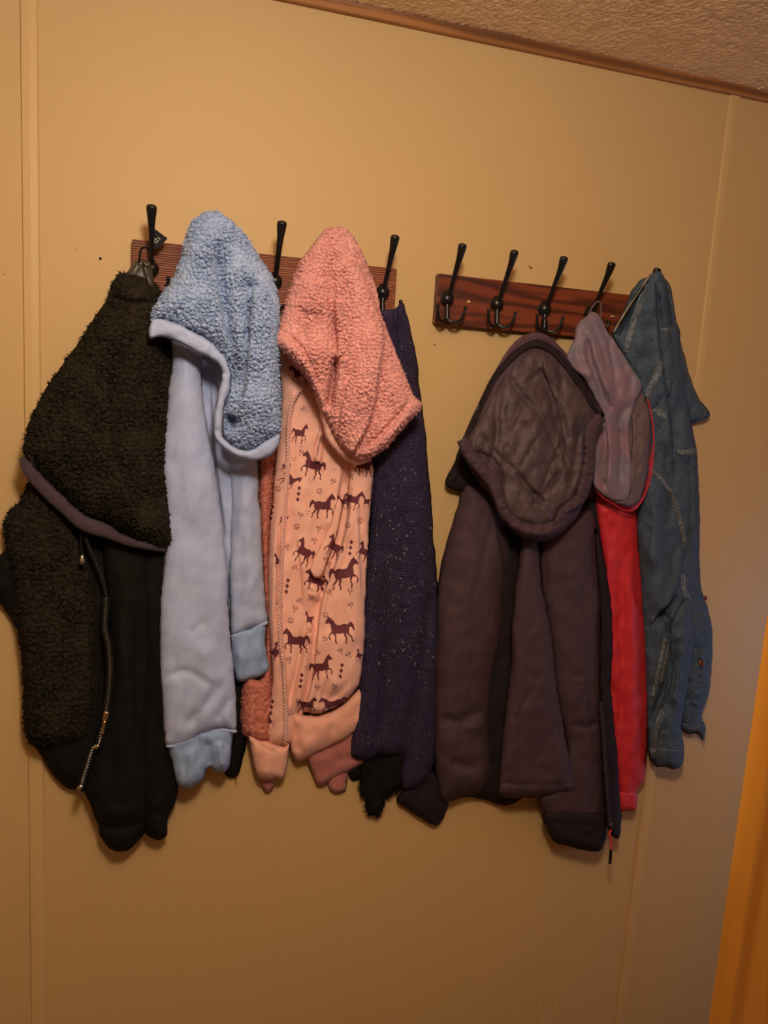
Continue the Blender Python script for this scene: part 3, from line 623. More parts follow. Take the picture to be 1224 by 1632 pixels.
# ---- 3. pink horse print hoodie
t = thing('hooded_sweatshirt', 'peach pink hoodie printed with maroon horses, fleecy dusty pink hood lining', 'hoodie', P0(500, 760, .02))
dl = Drape([(412, 700), (440, 700), (436, 760), (430, 860), (430, 960), (434, 1080), (430, 1182), (400, 1178), (386, 1165), (384, 1120), (392, 1080), (418, 1080), (424, 1000), (420, 930), (413, 800)], .016, .026, 16, [('n', .003, 20, 60, 4)], 2.6, fl=.0032, cell=5, seed=8)
p = dl.build('lining', M['f_rust'], t, label='reddish fleece lining turned outward at left'); pile(dl, 3500, .003, M['f_rust'], p, seed=14)
HORSE = [(-.50,-.30),(-.47,-.36),(-.38,-.47),(-.365,-.53),(-.33,-.47),(-.27,-.43),(-.20,-.34),(-.16,-.30),(-.13,-.22),(-.06,-.17),(.06,-.16),(.18,-.19),(.27,-.18),(.33,-.14),(.40,-.22),(.49,-.22),(.55,-.12),(.57,.02),(.53,.10),(.50,.0),(.45,-.07),(.38,-.06),(.37,.04),(.34,.12),(.38,.20),(.46,.27),(.44,.36),(.50,.42),(.46,.46),(.41,.39),(.41,.30),(.31,.22),(.25,.13),(.23,.22),(.27,.30),(.22,.40),(.24,.48),(.18,.48),(.17,.40),(.20,.30),(.15,.22),(.14,.12),(0,.13),(-.12,.12),(-.16,.10),(-.14,.22),(-.17,.32),(-.14,.44),(-.19,.46),(-.22,.34),(-.19,.22),(-.24,.12),(-.33,.10),(-.40,.18),(-.36,.28),(-.40,.32),(-.45,.20),(-.38,.08),(-.30,.02),(-.31,-.08),(-.30,-.20),(-.36,-.28),(-.42,-.27),(-.47,-.24)]
def horse(cx, cy, s, right=False, rot=0., sx=.9):
    s *= 1.12; c, n = math.cos(rot), math.sin(rot); out = []
    for x, y in HORSE:
        x = (-x if right else x) * s * sx; y = y * s; out.append((cx + x * c - y * n, cy + x * n + y * c))
    return out
def diamonds(cx, cy, s=4, n=3, dy=9, lean=-1.3): return [[(cx + i * lean, cy + i * dy - s), (cx + i * lean + s * .8, cy + i * dy), (cx + i * lean, cy + i * dy + s), (cx + i * lean - s * .8, cy + i * dy)] for i in range(n)]
def stroke(a, b, w_=.8):
    a, b = np.array(a, float), np.array(b, float); t_ = (b - a) / (np.linalg.norm(b - a) + 1e-9); n_ = np.array([t_[1], -t_[0]]) * w_; return [tuple(a + n_ * .6), tuple(b + n_ * .5), tuple(b - n_ * .5), tuple(a - n_ * .6)]
def sprig(cx, cy, s=7, rot=0.):
    out = []
    for a0, a1, b0, b1 in ((0, .9, 0, .2), (-.25, .1, -.8, -.5), (.2, .2, .75, -.5), (-.1, -.2, -.6, -.9), (.1, -.1, .35, -1)):
        p_ = [(a0, a1), (b0, b1)]; p_ = [(cx + s * (x * math.cos(rot) - y * math.sin(rot)), cy + s * (x * math.sin(rot) + y * math.cos(rot))) for x, y in p_]; out.append(stroke(p_[0], p_[1], 1.0))
    return out
def smiley(cx, cy, r=4.6):
    a = np.linspace(.15, 2 * math.pi - .05, 12); o_ = [(cx + r * math.cos(x), cy + r * math.sin(x)) for x in a] + [(cx + (r - 1.0) * math.cos(x), cy + (r - 1.0) * math.sin(x)) for x in a[::-1]]
    b = np.linspace(.5, 2.6, 5); mth = [(cx + r * .55 * math.cos(x), cy + r * .55 * math.sin(x)) for x in b] + [(cx + r * .3 * math.cos(x), cy + r * .3 * math.sin(x)) for x in b[::-1]]
    e = [[(cx + k - .6, cy - 1.8), (cx + k + .6, cy - 1.8), (cx + k + .6, cy - .6), (cx + k - .6, cy - .6)] for k in (-1.6, 1.6)]; return [o_, mth] + e
PR = [horse(498, 742, 38, False, .25), horse(478, 691, 30, True, .15, .7), horse(462, 765, 32, True, .9, .7), horse(515, 807, 38, True, .05), horse(484, 880, 38, False, .5, .75), horse(550, 915, 46, True, -.12), horse(471, 1022, 38, False, 0, .95), horse(541, 1004, 42, False, -.12), horse(513, 1064, 36, True, -.12),
      horse(532, 872, 34, False, .5, .75), horse(502, 926, 30, False, .25, 1.1), horse(438, 1040, 34, False, .6, .45), horse(563, 797, 32, True, .3, .8), horse(580, 880, 30, False, .4, .7), horse(548, 800, 26, False, -.4, .5), horse(490, 1124, 26, True, .1, 1.0), horse(531, 1122, 26, False, -.25, 1.5), horse(478, 595, 30, False, -.3, .9), horse(444, 895, 26, False, 0, .5), horse(579, 742, 34, False, .1, .8), horse(428, 1150, 28, True, -.5, .5), horse(493, 988, 26, False, 0, .45), horse(451, 830, 20, True, .5, .5), horse(455, 745, 18, True, .5, .6), horse(445, 968, 18, False, 0, .5), horse(572, 1045, 20, False, .3, .5), horse(584, 800, 22, False, 0, .5)]
for a in ((477, 778), (434, 808), (459, 925), (516, 920), (560, 864), (545, 1060), (481, 1076), (434, 1118), (482, 702)): PR += diamonds(a[0], a[1], 3.9 if a[1] > 710 else 1.5, 3, 9 if a[1] > 710 else 5)
for a in ((509, 783), (443, 779), (554, 837), (574, 830), (473, 839), (463, 989), (519, 980), (461, 1136)): PR += smiley(*a)
for i, a in enumerate(((485, 652), (530, 768), (508, 843), (501, 862), (457, 872), (471, 905), (494, 953), (470, 971), (558, 943), (559, 965), (526, 945), (517, 1019), (533, 1095), (506, 1097), (461, 1052), (543, 1039), (505, 1041), (480, 722), (479, 822), (524, 900), (560, 760), (478, 958), (491, 1025), (475, 1120), (520, 893), (519, 1160), (556, 1044), (492, 1006))): PR += sprig(a[0], a[1], 6.2, (i * 1.3) % 1.6 - .8)
for a in ((486, 1063), (466, 730), (493, 765), (530, 748), (548, 858), (488, 815)):
    for k in range(3): PR.append([(a[0] + k * 2.5 - .8, a[1] + (k % 2) * 4 - .8), (a[0] + k * 2.5 + .8, a[1] + (k % 2) * 4 - .8), (a[0] + k * 2.5 + .8, a[1] + (k % 2) * 4 + .8), (a[0] + k * 2.5 - .8, a[1] + (k % 2) * 4 + .8)])
db = Drape([(449, 560), (520, 600), (570, 700), (594, 728), (592, 790), (587, 860), (582, 950), (578, 1030), (572, 1090), (564, 1104), (549, 1118), (530, 1128), (505, 1138), (484, 1136), (472, 1170), (462, 1186), (445, 1190), (428, 1184), (425, 1150), (433, 1080), (428, 1000), (426, 900), (432, 820), (440, 720), (448, 640)],
           .026, .036, 24, [('s', [(489, 612), (476, 626), (464, 655), (461, 700), (460, 740), (455, 800), (451, 860), (452, 905)], -.004, 14), ('s', [(449, 905), (449, 1000), (457, 1090), (458, 1180)], -.0025, 10),
           ('s', [(541, 735), (545, 752), (540, 785), (537, 815), (527, 850), (508, 885), (493, 915)], -.005, 9), ('S', [(560, 778), (554, 830), (545, 868), (530, 912), (514, 955), (506, 1010), (501, 1060), (494, 1100), (482, 1140)], .006, 26),
           ('s', [(534, 838), (514, 872), (493, 913)], .004, 12), ('s', [(571, 800), (573, 880), (577, 960)], -.004, 12), ('v', [(486, 990), (478, 1049), (466, 1098), (460, 1125)], -.004, 4), ('v', [(497, 985), (489, 1045), (478, 1100), (470, 1140)], .006, 9),
           ('s', [(472, 850), (480, 910), (484, 975)], .002, 14), ('v', [(515, 690), (508, 720), (505, 760)], -.008, 6), ('v', [(493, 945), (506, 950), (498, 930)], .005, 7), ('v', [(534, 1000), (540, 1060), (530, 1110)], .006, 25), ('v', [(437, 830), (435, 950), (437, 1100)], .005, 6), ('s', [(444, 820), (442, 900), (437, 1000)], -.003, 8), ('n', .004, 30, 110, 4), ('v', [(500, 930), (520, 938)], -.004, 6)], 3.0, gain=1.5, wr=.0014)
body = db.build('body', [M['pink_jersey'], M['print']], t, prints=PR)
dsl = Drape([(560, 735), (594, 735), (592, 790), (587, 860), (583, 950), (580, 1030), (574, 1088), (565, 1103), (549, 1118), (530, 1128), (506, 1137), (494, 1126), (500, 1080), (505, 1030), (508, 985), (516, 950), (531, 912), (545, 868), (554, 826)], .050, .022, 18,
             [('s', [(571, 800), (573, 880), (577, 960)], -.004, 12), ('v', [(534, 1000), (540, 1060), (530, 1110)], .006, 25), ('v', [(556, 900), (562, 980), (552, 1040)], .004, 16), ('v', [(505, 1128), (530, 1112), (560, 1085)], -.003, 6), ('v', [(512, 1120), (524, 1080)], -.003, 5)], 3.0, gain=1.3, wr=.0014)
dsl.build('sleeve', [M['pink_jersey'], M['print']], t, prints=PR)
dw = Drape([(549, 788), (541, 838), (528, 878), (517, 910), (511, 921), (500, 920), (493, 912), (498, 896), (512, 868), (526, 838), (534, 805)], .060, .007, 6, [], 2.6, wr=.0008)
dw.build('pocket_welt', [M['pink_jersey'], M['print']], t, prints=PR)
d = Drape([(396, 1170), (412, 1178), (430, 1180), (452, 1188), (462, 1184), (459, 1215), (452, 1240), (440, 1241), (420, 1243), (411, 1238), (404, 1222), (399, 1195)], .026, .026, 15, [('v', [(425, 1190), (424, 1240)], .004, 10), ('v', [(413, 1182), (440, 1194)], .004, 3)], 3)
d.build('hem_rib', M['pink_rib'], body, label='plain peach ribbed hem')
d = Drape([(464, 1130), (480, 1138), (505, 1138), (537, 1126), (566, 1100), (585, 1085), (584, 1150), (562, 1172), (529, 1190), (490, 1208), (472, 1212), (462, 1195)], .024, .030, 20, [('v', [(530, 1140), (500, 1175), (480, 1200)], .004, 16), ('v', [(470, 1150), (476, 1200)], -.004, 6)], 3.5)
d.build('cuff', M['pink_rib'], t, label='wide peach ribbed band under the horse print')
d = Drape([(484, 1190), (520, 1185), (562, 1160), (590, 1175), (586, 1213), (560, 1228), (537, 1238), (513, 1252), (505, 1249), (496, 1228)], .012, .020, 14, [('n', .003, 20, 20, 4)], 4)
d.build('hem_rib', M['pink_shaded'], t, label='shade-darkened pink hem tip')
d = Drape([(522, 1225), (554, 1218), (553, 1245), (551, 1261), (535, 1265), (525, 1257)], .006, .016, 10, [], 3); d.build('cuff', M['pink_shaded'], t, label='shade-darkened pink cuff tip below the hem')
d = Drape([(412, 1225), (440, 1225), (438, 1243), (434, 1259), (427, 1264), (420, 1258), (415, 1244)], .008, .012, 10, [], 3); d.build('cuff', M['pink_shaded'], t, label='shade-darkened pink cuff tip below the left hem')
zipper('zipper', [(488, 611), (477, 624), (467, 640), (461, 664), (459, 690), (459, 723), (457, 770), (453, 830), (449, 880), (448, 912), (446, 940), (445, 980), (446, 1010), (448, 1035), (452, 1060), (454, 1095), (455, 1140), (454, 1185), (451, 1228)], db, M['pink_jersey'], M['zip_pink'], t, 8, 2.7, .0030, .006)
# drawstring: a flat folded cord
cord('drawstring', [(514, 655), (513, 690), (510, 718), (506, 734), (502, 728), (504, 712), (510, 690)], db, .0038, M['pink_jersey'], t, .005, flat=.7, label='peach drawstring loop')
dk = Drape([(500, 620), (530, 640), (560, 700), (592, 722), (590, 734), (572, 741), (550, 734), (533, 716), (518, 693), (509, 655)], .086, .014, 10, [('n', .0015, 15, 15, 2)], 3)
hd = [(539, 361), (521, 364), (506, 379), (492, 398), (475, 421), (465, 448), (456, 477), (448, 506), (441, 525), (436, 537), (438, 551), (451, 562), (468, 581), (489, 605), (504, 634), (516, 660), (527, 681), (541, 706), (557, 724), (574, 733), (592, 730), (615, 715), (633, 695), (654, 670), (670, 655), (670, 641), (659, 629), (645, 595), (633, 565), (618, 527), (607, 495), (601, 462), (592, 439), (583, 415), (571, 389), (556, 368)]
dh = Drape(hd, ey(360, .086, 440, .066, 560, .098, 740, .100), ey(360, .020, 430, .042, 740, .034), 34, [('S', [(588, 462), (600, 490), (610, 520), (611, 550), (606, 585), (598, 639), (586, 680), (566, 716)], -.0065, 22), ('v', [(537, 566), (532, 600), (528, 630), (524, 656)], -.018, 6), ('s', [(530, 470), (536, 520), (538, 560), (534, 600), (526, 650)], .005, 18),
          ('v', [(526, 410), (527, 450), (533, 520), (537, 565)], -.006, 7), ('v', [(445, 524), (468, 542), (492, 572), (510, 615), (522, 655)], -.004, 4), ('v', [(445, 540), (470, 562), (498, 600), (516, 645)], .006, 9), ('v', [(657, 636), (630, 668), (604, 696), (578, 716)], -.0045, 4), ('v', [(662, 650), (632, 684), (600, 714), (575, 726), (550, 712)], .006, 9),
          ('v', [(590, 480), (596, 540), (588, 600), (560, 680)], .006, 16), ('s', [(580, 560), (562, 590), (545, 650), (540, 690)], .003, 12), ('v', [(552, 400), (566, 450), (572, 520)], .005, 14), ('n', .004, 45, 70, 16), ('v', [(500, 440), (490, 500)], .005, 22)], 1.5, fl=.0052, cell=7.2, seed=9, fuzz=.9)
hood = dh.build('hood', M['f_pink'], t); pile(dh, 5000, .0026, M['f_pink'], hood, wd=.0008, seed=15, comb=.6)
dk.build('hood_hem', M['pink_jersey'], hood, label='smooth peach underside of the hood edge')

# ---- 4. black fringe under the navy knit, then the navy knit itself
t = thing('dark_garment', 'black ragged-edged cloth hanging out below the navy knit', 'garment', P0(610, 1200, .01))
g = Drape([(570, 1100), (660, 1100), (662, 1225), (650, 1246), (640, 1256), (628, 1264), (614, 1273), (608, 1294), (598, 1300), (586, 1296), (582, 1270), (575, 1266), (573, 1215), (568, 1180)], .008, .022, 14, [('n', .005, 14, 100, 3)], 3, fuzz=1.2)
p = g.build('cloth', M['black_cloth'], t); pile(g, 900, .007, M['black_cloth'], p, seed=22, name='frayed_threads')
g = Drape([(560, 1190), (580, 1190), (578, 1235), (572, 1243), (562, 1246), (557, 1235)], .004, .014, 9, [], 4); g.build('cloth', M['black_cloth'], t)
t = thing('knit_cardigan', 'navy blue knitted cardigan speckled with pale lint, behind the pink hood', 'cardigan', P0(630, 760, .02))
d = Drape([(606, 497), (618, 494), (630, 492), (637, 484), (643, 483), (648, 498), (657, 537), (665, 577), (671, 631), (676, 670), (680, 710), (684, 762), (688, 815), (692, 860), (697, 920), (699, 980), (700, 1060), (698, 1150), (692, 1225), (676, 1250), (655, 1261), (642, 1258), (638, 1240), (640, 1206), (618, 1207), (600, 1206), (592, 1212), (572, 1212), (559, 1206), (557, 1193), (563, 1135), (572, 1062), (575, 1000), (580, 920), (588, 850), (590, 740), (592, 600)],
          ey(480, .052, 530, .030, 600, .012, 1260, .016), ey(480, .016, 600, .030, 800, .040), 26, [('V', [(630, 490), (630, 530), (632, 580), (640, 660)], -.008, 4), ('s', [(610, 990), (604, 1080), (598, 1206)], -.006, 14), ('v', [(611, 900), (606, 1050), (598, 1206)], -.009, 9), ('V', [(684, 960), (675, 1040), (657, 1130), (645, 1210)], -.012, 9), ('v', [(640, 700), (648, 900), (640, 1100)], .006, 30),
          ('v', [(680, 740), (690, 900), (691, 1000)], -.006, 8), ('n', .004, 30, 160, 12), ('c', .0010, 4, 3, 2)], 3.4)
d.build('knit_body', M['navy'], t)
V, Fc = [], []; g_ = np.random.default_rng(8)
for i in range(210):
    y = g_.uniform(500, 1250) if i % 4 == 0 else g_.uniform(770, 1090); x = g_.uniform(580, 697)
    if y < 760: x = g_.uniform(632, 680)
    if not inside(np.array([[x, y]]), d.poly)[0] or polyd(np.array([[x, y]]), d.poly, True)[0][0] < 3: continue
    a = g_.uniform(0, 3.1); L = g_.uniform(.8, 3.8) if i % 3 == 0 else g_.uniform(.4, 1.2); q = np.array([[x, y], [x + L * math.cos(a), y + L * math.sin(a)], [x + L * math.cos(a) + L * .8 * math.cos(a + .9), y + L * math.sin(a) + L * .8 * math.sin(a + .9)]])
    v, f = tube_geo(at(q[:, 0], q[:, 1], d.H(q) + .0012), g_.uniform(.00022, .00045), 4); b = sum(map(len, V)); V.append(v); Fc += [tuple(k + b for k in ff) for ff in f]
mesh('lint', np.vstack(V), Fc, M['lint'], t, kind='stuff')

# ---- 5. dark plum coat
t = thing('winter_coat', 'dark plum padded coat with crinkled quilted hood lining, on the dark rack', 'coat', P0(840, 900, .02))
d = Drape([(733, 712), (722, 740), (709, 764), (712, 775), (733, 782), (760, 780), (765, 730), (750, 705)], .020, .022, 12, [('v', [(716, 768), (735, 776)], -.004, 4)], 4)
d.build('collar_flap', M['coat_edge'], t, label='blackish collar flap behind the hood at left')
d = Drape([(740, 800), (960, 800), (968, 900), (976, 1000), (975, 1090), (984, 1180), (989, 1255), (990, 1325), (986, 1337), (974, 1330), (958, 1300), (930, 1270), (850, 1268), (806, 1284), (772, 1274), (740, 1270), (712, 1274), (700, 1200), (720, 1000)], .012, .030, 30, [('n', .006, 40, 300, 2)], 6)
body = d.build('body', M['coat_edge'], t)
# left sleeve with cuff
dL = Drape([(742, 770), (790, 790), (815, 850), (812, 900), (806, 949), (800, 1020), (786, 1085), (780, 1150), (784, 1230), (770, 1262), (740, 1268), (715, 1278), (704, 1275), (692, 1230), (690, 1150), (692, 1050), (694, 980), (699, 920), (712, 862), (728, 810)],
           .024, .050, 40, [('v', [(781, 840), (770, 900), (752, 965)], -.0025, 4), ('v', [(765, 850), (745, 980), (740, 1080)], .006, 26), ('v', [(700, 1140), (730, 1150), (770, 1130)], -.006, 9), ('v', [(740, 1160), (775, 1155)], .005, 10), ('v', [(715, 1215), (760, 1225)], -.006, 9), ('n', .005, 35, 110, 8), ('s', [(790, 840), (800, 890), (806, 950)], -.004, 12)], 4.2)
s = dL.build('sleeve', M['coat'], t)
d = Drape([(656, 1236), (690, 1228), (715, 1250), (716, 1275), (708, 1302), (697, 1316), (686, 1313), (660, 1298), (645, 1287), (632, 1276), (642, 1258)], .010, .026, 14, [('v', [(668, 1270), (700, 1286)], .004, 10)], 4)
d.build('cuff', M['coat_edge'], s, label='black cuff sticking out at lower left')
# right sleeve / panel
dR = Drape([(868, 830), (940, 810), (952, 840), (958, 900), (962, 960), (960, 1040), (962, 1120), (966, 1200), (966, 1300), (959, 1318), (959, 1352), (933, 1354), (920, 1350), (900, 1345), (882, 1339), (868, 1306), (855, 1268), (880, 1240), (900, 1200), (880, 1100), (862, 950), (855, 870)],
           .026, .050, 32, [('v', [(905, 860), (915, 1000), (925, 1150)], .006, 24), ('v', [(908, 1155), (935, 1158), (958, 1150)], -.005, 5), ('v', [(910, 1080), (945, 1075)], -.002, 4), ('v', [(885, 1296), (930, 1304), (962, 1300)], -.006, 4), ('n', .005, 30, 90, 18), ('v', [(930, 900), (937, 1060), (948, 1200)], -.004, 6)], 4.2)
s = dR.build('sleeve', M['coat'], t)
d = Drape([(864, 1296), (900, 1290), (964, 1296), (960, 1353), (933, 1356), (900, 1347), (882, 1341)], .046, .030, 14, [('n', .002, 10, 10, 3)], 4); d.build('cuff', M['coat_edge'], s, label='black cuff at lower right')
# centre panel, in front
dC = Drape([(836, 850), (858, 858), (866, 940), (877, 985), (888, 1060), (899, 1150), (910, 1210), (917, 1245), (916, 1262), (890, 1267), (850, 1272), (797, 1269), (795, 1245), (800, 1172), (812, 1066), (815, 980), (822, 920), (828, 880)],
           .050, .034, 22, [('v', [(846, 880), (848, 1000), (852, 1180)], .004, 28), ('V', [(796, 1247), (850, 1252), (917, 1247)], -.003, 3), ('v', [(870, 1060), (840, 1110), (820, 1150)], -.002, 8), ('n', .003, 45, 90, 28)], 4)
dC.build('front_panel', M['coat'], t, label='flared centre panel with stitched hem')
d = Drape([(948, 840), (962, 880), (972, 950), (977, 1022), (973, 1086), (981, 1172), (987, 1250), (988, 1330), (985, 1338), (974, 1330), (966, 1290), (958, 1180), (955, 1080), (956, 980), (950, 900)], .052, .016, 10, [('n', .004, 12, 60, 3)], 4)
dp = d; d.build('placket', M['coat_edge'], t)
z = zipper('zipper', [(958, 1120), (963, 1190), (968, 1260), (973, 1318)], .070, M['coat_edge'], M['darksteel'], t, 8, 3, .0014)
cord('zip_slider', [(974, 1312), (975, 1322)], .072, .0035, M['darksteel'], z, 0, 4, flat=.6)
cord('pull_cord', [(975, 1320), (971, 1330), (974, 1338), (974, 1356)], .072, .0019, M['redcord'], z, 0, label='red cord zip pull')
cord('pull_end', [(974, 1354), (972, 1376)], .072, .0028, M['black_cloth'], z, 0, 4, label='black rubber end of the red pull')
cord('hem_cord', [(812, 1268), (818, 1278), (824, 1276), (827, 1266)], .035, .0011, M['black_cloth'], t)
sd_ = [(850, 536), (866, 537), (882, 548), (903, 568), (921, 592), (938, 619), (953, 648), (962, 665), (956, 690), (948, 726), (942, 765), (932, 795), (920, 822), (896, 850), (873, 861), (850, 864), (827, 855), (804, 834), (791, 814), (779, 790), (756, 759), (744, 737), (732, 714), (740, 694), (759, 660), (773, 630), (786, 604), (809, 566), (828, 545)]
dh = Drape(sd_, ey(536, .052, 640, .066, 860, .092), .030, 16, [('n', .004, 30, 30, 5), ('c', .003, 22, 30, 6), ('v', [(800, 830), (850, 850), (905, 835)], .008, 10)], 3.2)
hood = dh.build('hood', M['coat'], t)
qd = [(848, 554), (864, 557), (880, 568), (899, 588), (918, 614), (934, 642), (946, 662), (936, 690), (932, 730), (926, 770), (914, 800), (893, 812), (884, 833), (874, 836), (860, 842), (838, 836), (812, 822), (800, 800), (796, 775), (780, 755), (752, 728), (742, 706), (757, 678), (777, 644), (793, 614), (816, 582), (834, 562)]
dq = Drape(qd, ey(540, .066, 640, .084, 850, .108), .024, 26, [('V', [(834, 568), (828, 590), (815, 602)], -.003, 5), ('V', [(812, 600), (830, 628), (850, 648), (868, 676), (884, 712), (889, 748), (878, 775), (862, 792), (850, 806)], -.0045, 4), ('s', [(868, 556), (866, 590), (884, 640), (898, 700), (908, 752)], .006, 18), ('v', [(868, 586), (886, 645), (902, 700), (907, 750)], -.010, 8),
          ('v', [(893, 570), (895, 610), (889, 632)], -.008, 7), ('V', [(800, 605), (792, 650), (790, 706), (782, 740)], -.007, 7), ('v', [(836, 612), (852, 600), (866, 590)], -.003, 4), ('v', [(822, 752), (838, 778), (860, 796), (880, 806)], -.005, 5), ('v', [(864, 784), (888, 762), (900, 745)], -.004, 5), ('V', [(768, 694), (790, 722), (824, 754), (852, 788), (862, 800)], -.0035, 4), ('v', [(906, 690), (882, 735), (858, 788), (846, 806)], -.0035, 4), ('v', [(838, 650), (815, 690), (800, 730)], -.003, 4), ('v', [(868, 680), (846, 716), (826, 752)], -.003, 4), ('v', [(806, 690), (830, 720), (850, 750)], .005, 22), ('v', [(838, 650), (860, 700), (870, 740)], .005, 16),
          ('c', .0012, 7, 15, 4), ('c', .0005, 3, 8, 14), ('n', .005, 24, 50, 9), ('v', [(752, 720), (790, 742), (800, 780)], -.008, 7), ('v', [(925, 660), (918, 720), (906, 790)], -.007, 7)], 2.6)
dq.build('quilted_lining', M['quilt'], hood, label='crinkled diamond quilted lining')
band('hood_edge', [(736, 700), (752, 728), (772, 752), (788, 770), (798, 800), (808, 820), (828, 838)], [18, 22, 20, 24, 18, 20, 16], .110, M['coat'], hood, th=.006, crk=.004)
band('hood_edge', [(958, 664), (942, 690), (940, 730), (934, 765), (924, 795), (902, 812), (886, 834), (872, 838)], [18, 24, 18, 22, 20, 18, 14, 10], .112, M['coat'], hood, th=.007, crk=.005)
band('hood_piping', [(738, 700), (756, 662), (771, 630), (784, 604), (807, 568), (828, 546), (850, 536), (868, 538), (888, 552), (909, 574), (929, 602), (947, 634), (959, 658)], [3, 5, 5, 5, 5, 9, 13, 11, 6, 4, 4, 4, 4], dh, M['coat_light'], hood, off=.002, th=.004)
band('hood_inner_shade', [(742, 698), (760, 660), (775, 628), (787, 604), (813, 572), (834, 555), (850, 548), (866, 551), (884, 562), (902, 582), (921, 608), (940, 638), (952, 658)], [5, 9, 9, 9, 10, 11, 12, 12, 11, 9, 9, 8, 6], dh, M['coat_edge'], hood, off=.002, th=.004)  # dark band paints the shade just inside the hood opening
cord('hang_loop', [(856, 540), (862, 522), (864, 508), (871, 510), (872, 524), (869, 542)], .050, .0013, M['black_cloth'], t)

# ---- 6. red windbreaker with mauve satin lining
t = thing('windbreaker', 'red windbreaker with grey-mauve satin hood lining, between plum coat and denim jacket', 'jacket', P0(1000, 900, .02))
d = Drape([(950, 780), (1012, 790), (1018, 850), (1024, 910), (1028, 960), (1032, 1010), (1034, 1090), (1034, 1160), (1031, 1210), (1026, 1245), (1013, 1264), (1013, 1274), (1000, 1276), (986, 1270), (975, 1180), (966, 1060), (965, 960), (958, 880)], .028, .030, 24,
          [('v', [(1000, 870), (1008, 1000), (1010, 1120), (1006, 1250)], .006, 10), ('v', [(985, 880), (990, 1060), (992, 1200)], -.004, 9), ('v', [(970, 1080), (990, 1140)], -.003, 7), ('n', .004, 24, 160, 3), ('v', [(1024, 1000), (1024, 1120)], -.003, 6), ('v', [(966, 810), (978, 835)], .004, 6)], 4)
s = d.build('sleeve', M['red'], t, label='red nylon sleeve')
d = Drape([(984, 1262), (1013, 1262), (1013, 1290), (1000, 1292), (988, 1292)], .034, .018, 8, [('c', .002, 4, 30, 3)], 2.4); d.build('cuff', M['red'], s, label='gathered red cuff')
d = Drape([(936, 640), (1000, 560), (1040, 640), (1044, 700), (1040, 750), (1030, 790), (1014, 814), (998, 814), (978, 806), (962, 796), (948, 784), (944, 740)], ey(560, .045, 800, .060), .010, 10, [('n', .003, 30, 30, 3)], 4)
hood = d.build('hood', M['red'], t, label='red outer hood shell, edge showing round the lining')
d = Drape([(990, 610), (1022, 618), (1032, 638), (1038, 665), (1038, 705), (1034, 745), (1028, 778), (1018, 800), (1006, 808), (990, 806), (974, 798), (958, 788), (950, 775), (952, 730), (960, 680)], ey(600, .062, 810, .076), .010, 7,
          [('s', [(1006, 650), (1008, 700), (1004, 760), (1008, 800)], .004, 12), ('v', [(1022, 660), (1024, 720), (1014, 780)], .003, 7), ('c', .0018, 10, 16, 4), ('v', [(990, 690), (992, 760), (986, 800)], -.006, 7), ('v', [(970, 720), (968, 780)], .005, 8)], 3)
d.build('hood_facing', M['satin_in'], hood, label='grey-brown satin facing')
d = Drape([(943, 498), (934, 503), (922, 514), (917, 522), (915, 540), (905, 561), (903, 574), (914, 588), (930, 602), (946, 632), (957, 654), (963, 664), (952, 680), (946, 700), (946, 730), (944, 752), (947, 774), (958, 787), (975, 797), (992, 800), (1004, 788), (1009, 750), (1004, 690), (1010, 645), (1024, 616), (1012, 594), (996, 568), (976, 540), (969, 532), (960, 512), (952, 500)], ey(498, .064, 600, .078, 780, .081), .009, 6,
          [('v', [(932, 512), (944, 545), (958, 590), (970, 628), (980, 646)], .009, 8), ('v', [(936, 528), (940, 570), (955, 612), (966, 645)], -.005, 4), ('s', [(948, 506), (966, 545), (975, 590), (978, 620), (984, 640)], -.006, 10), ('v', [(924, 540), (932, 575), (945, 610)], .004, 7), ('v', [(1012, 640), (988, 664), (990, 720), (984, 780)], -.009, 9), ('s', [(960, 650), (968, 700), (966, 790)], .004, 12), ('v', [(976, 690), (978, 790)], .004, 7), ('v', [(1000, 600), (985, 560), (965, 530)], -.003, 6), ('n', .003, 25, 50, 9)], 2.8)
d.build('hood_lining', M['satin'], hood, label='grey-mauve satin hood lining')
cord('fold_piping', [(937, 508), (950, 545), (962, 590), (971, 628), (974, 643), (979, 646), (982, 638), (977, 615), (968, 570)], d, .0009, M['satin'], hood, .0008)
cord('red_piping', [(950, 782), (962, 794), (978, 803), (994, 813), (1010, 812), (1024, 796), (1034, 772), (1040, 742), (1042, 700), (1038, 660), (1032, 636)], .076, .0012, M['red'], hood, 0)
cord('hang_loop', [(938, 502), (945, 488), (955, 480), (958, 492), (957, 510)], .060, .0013, M['satin_in'], t)

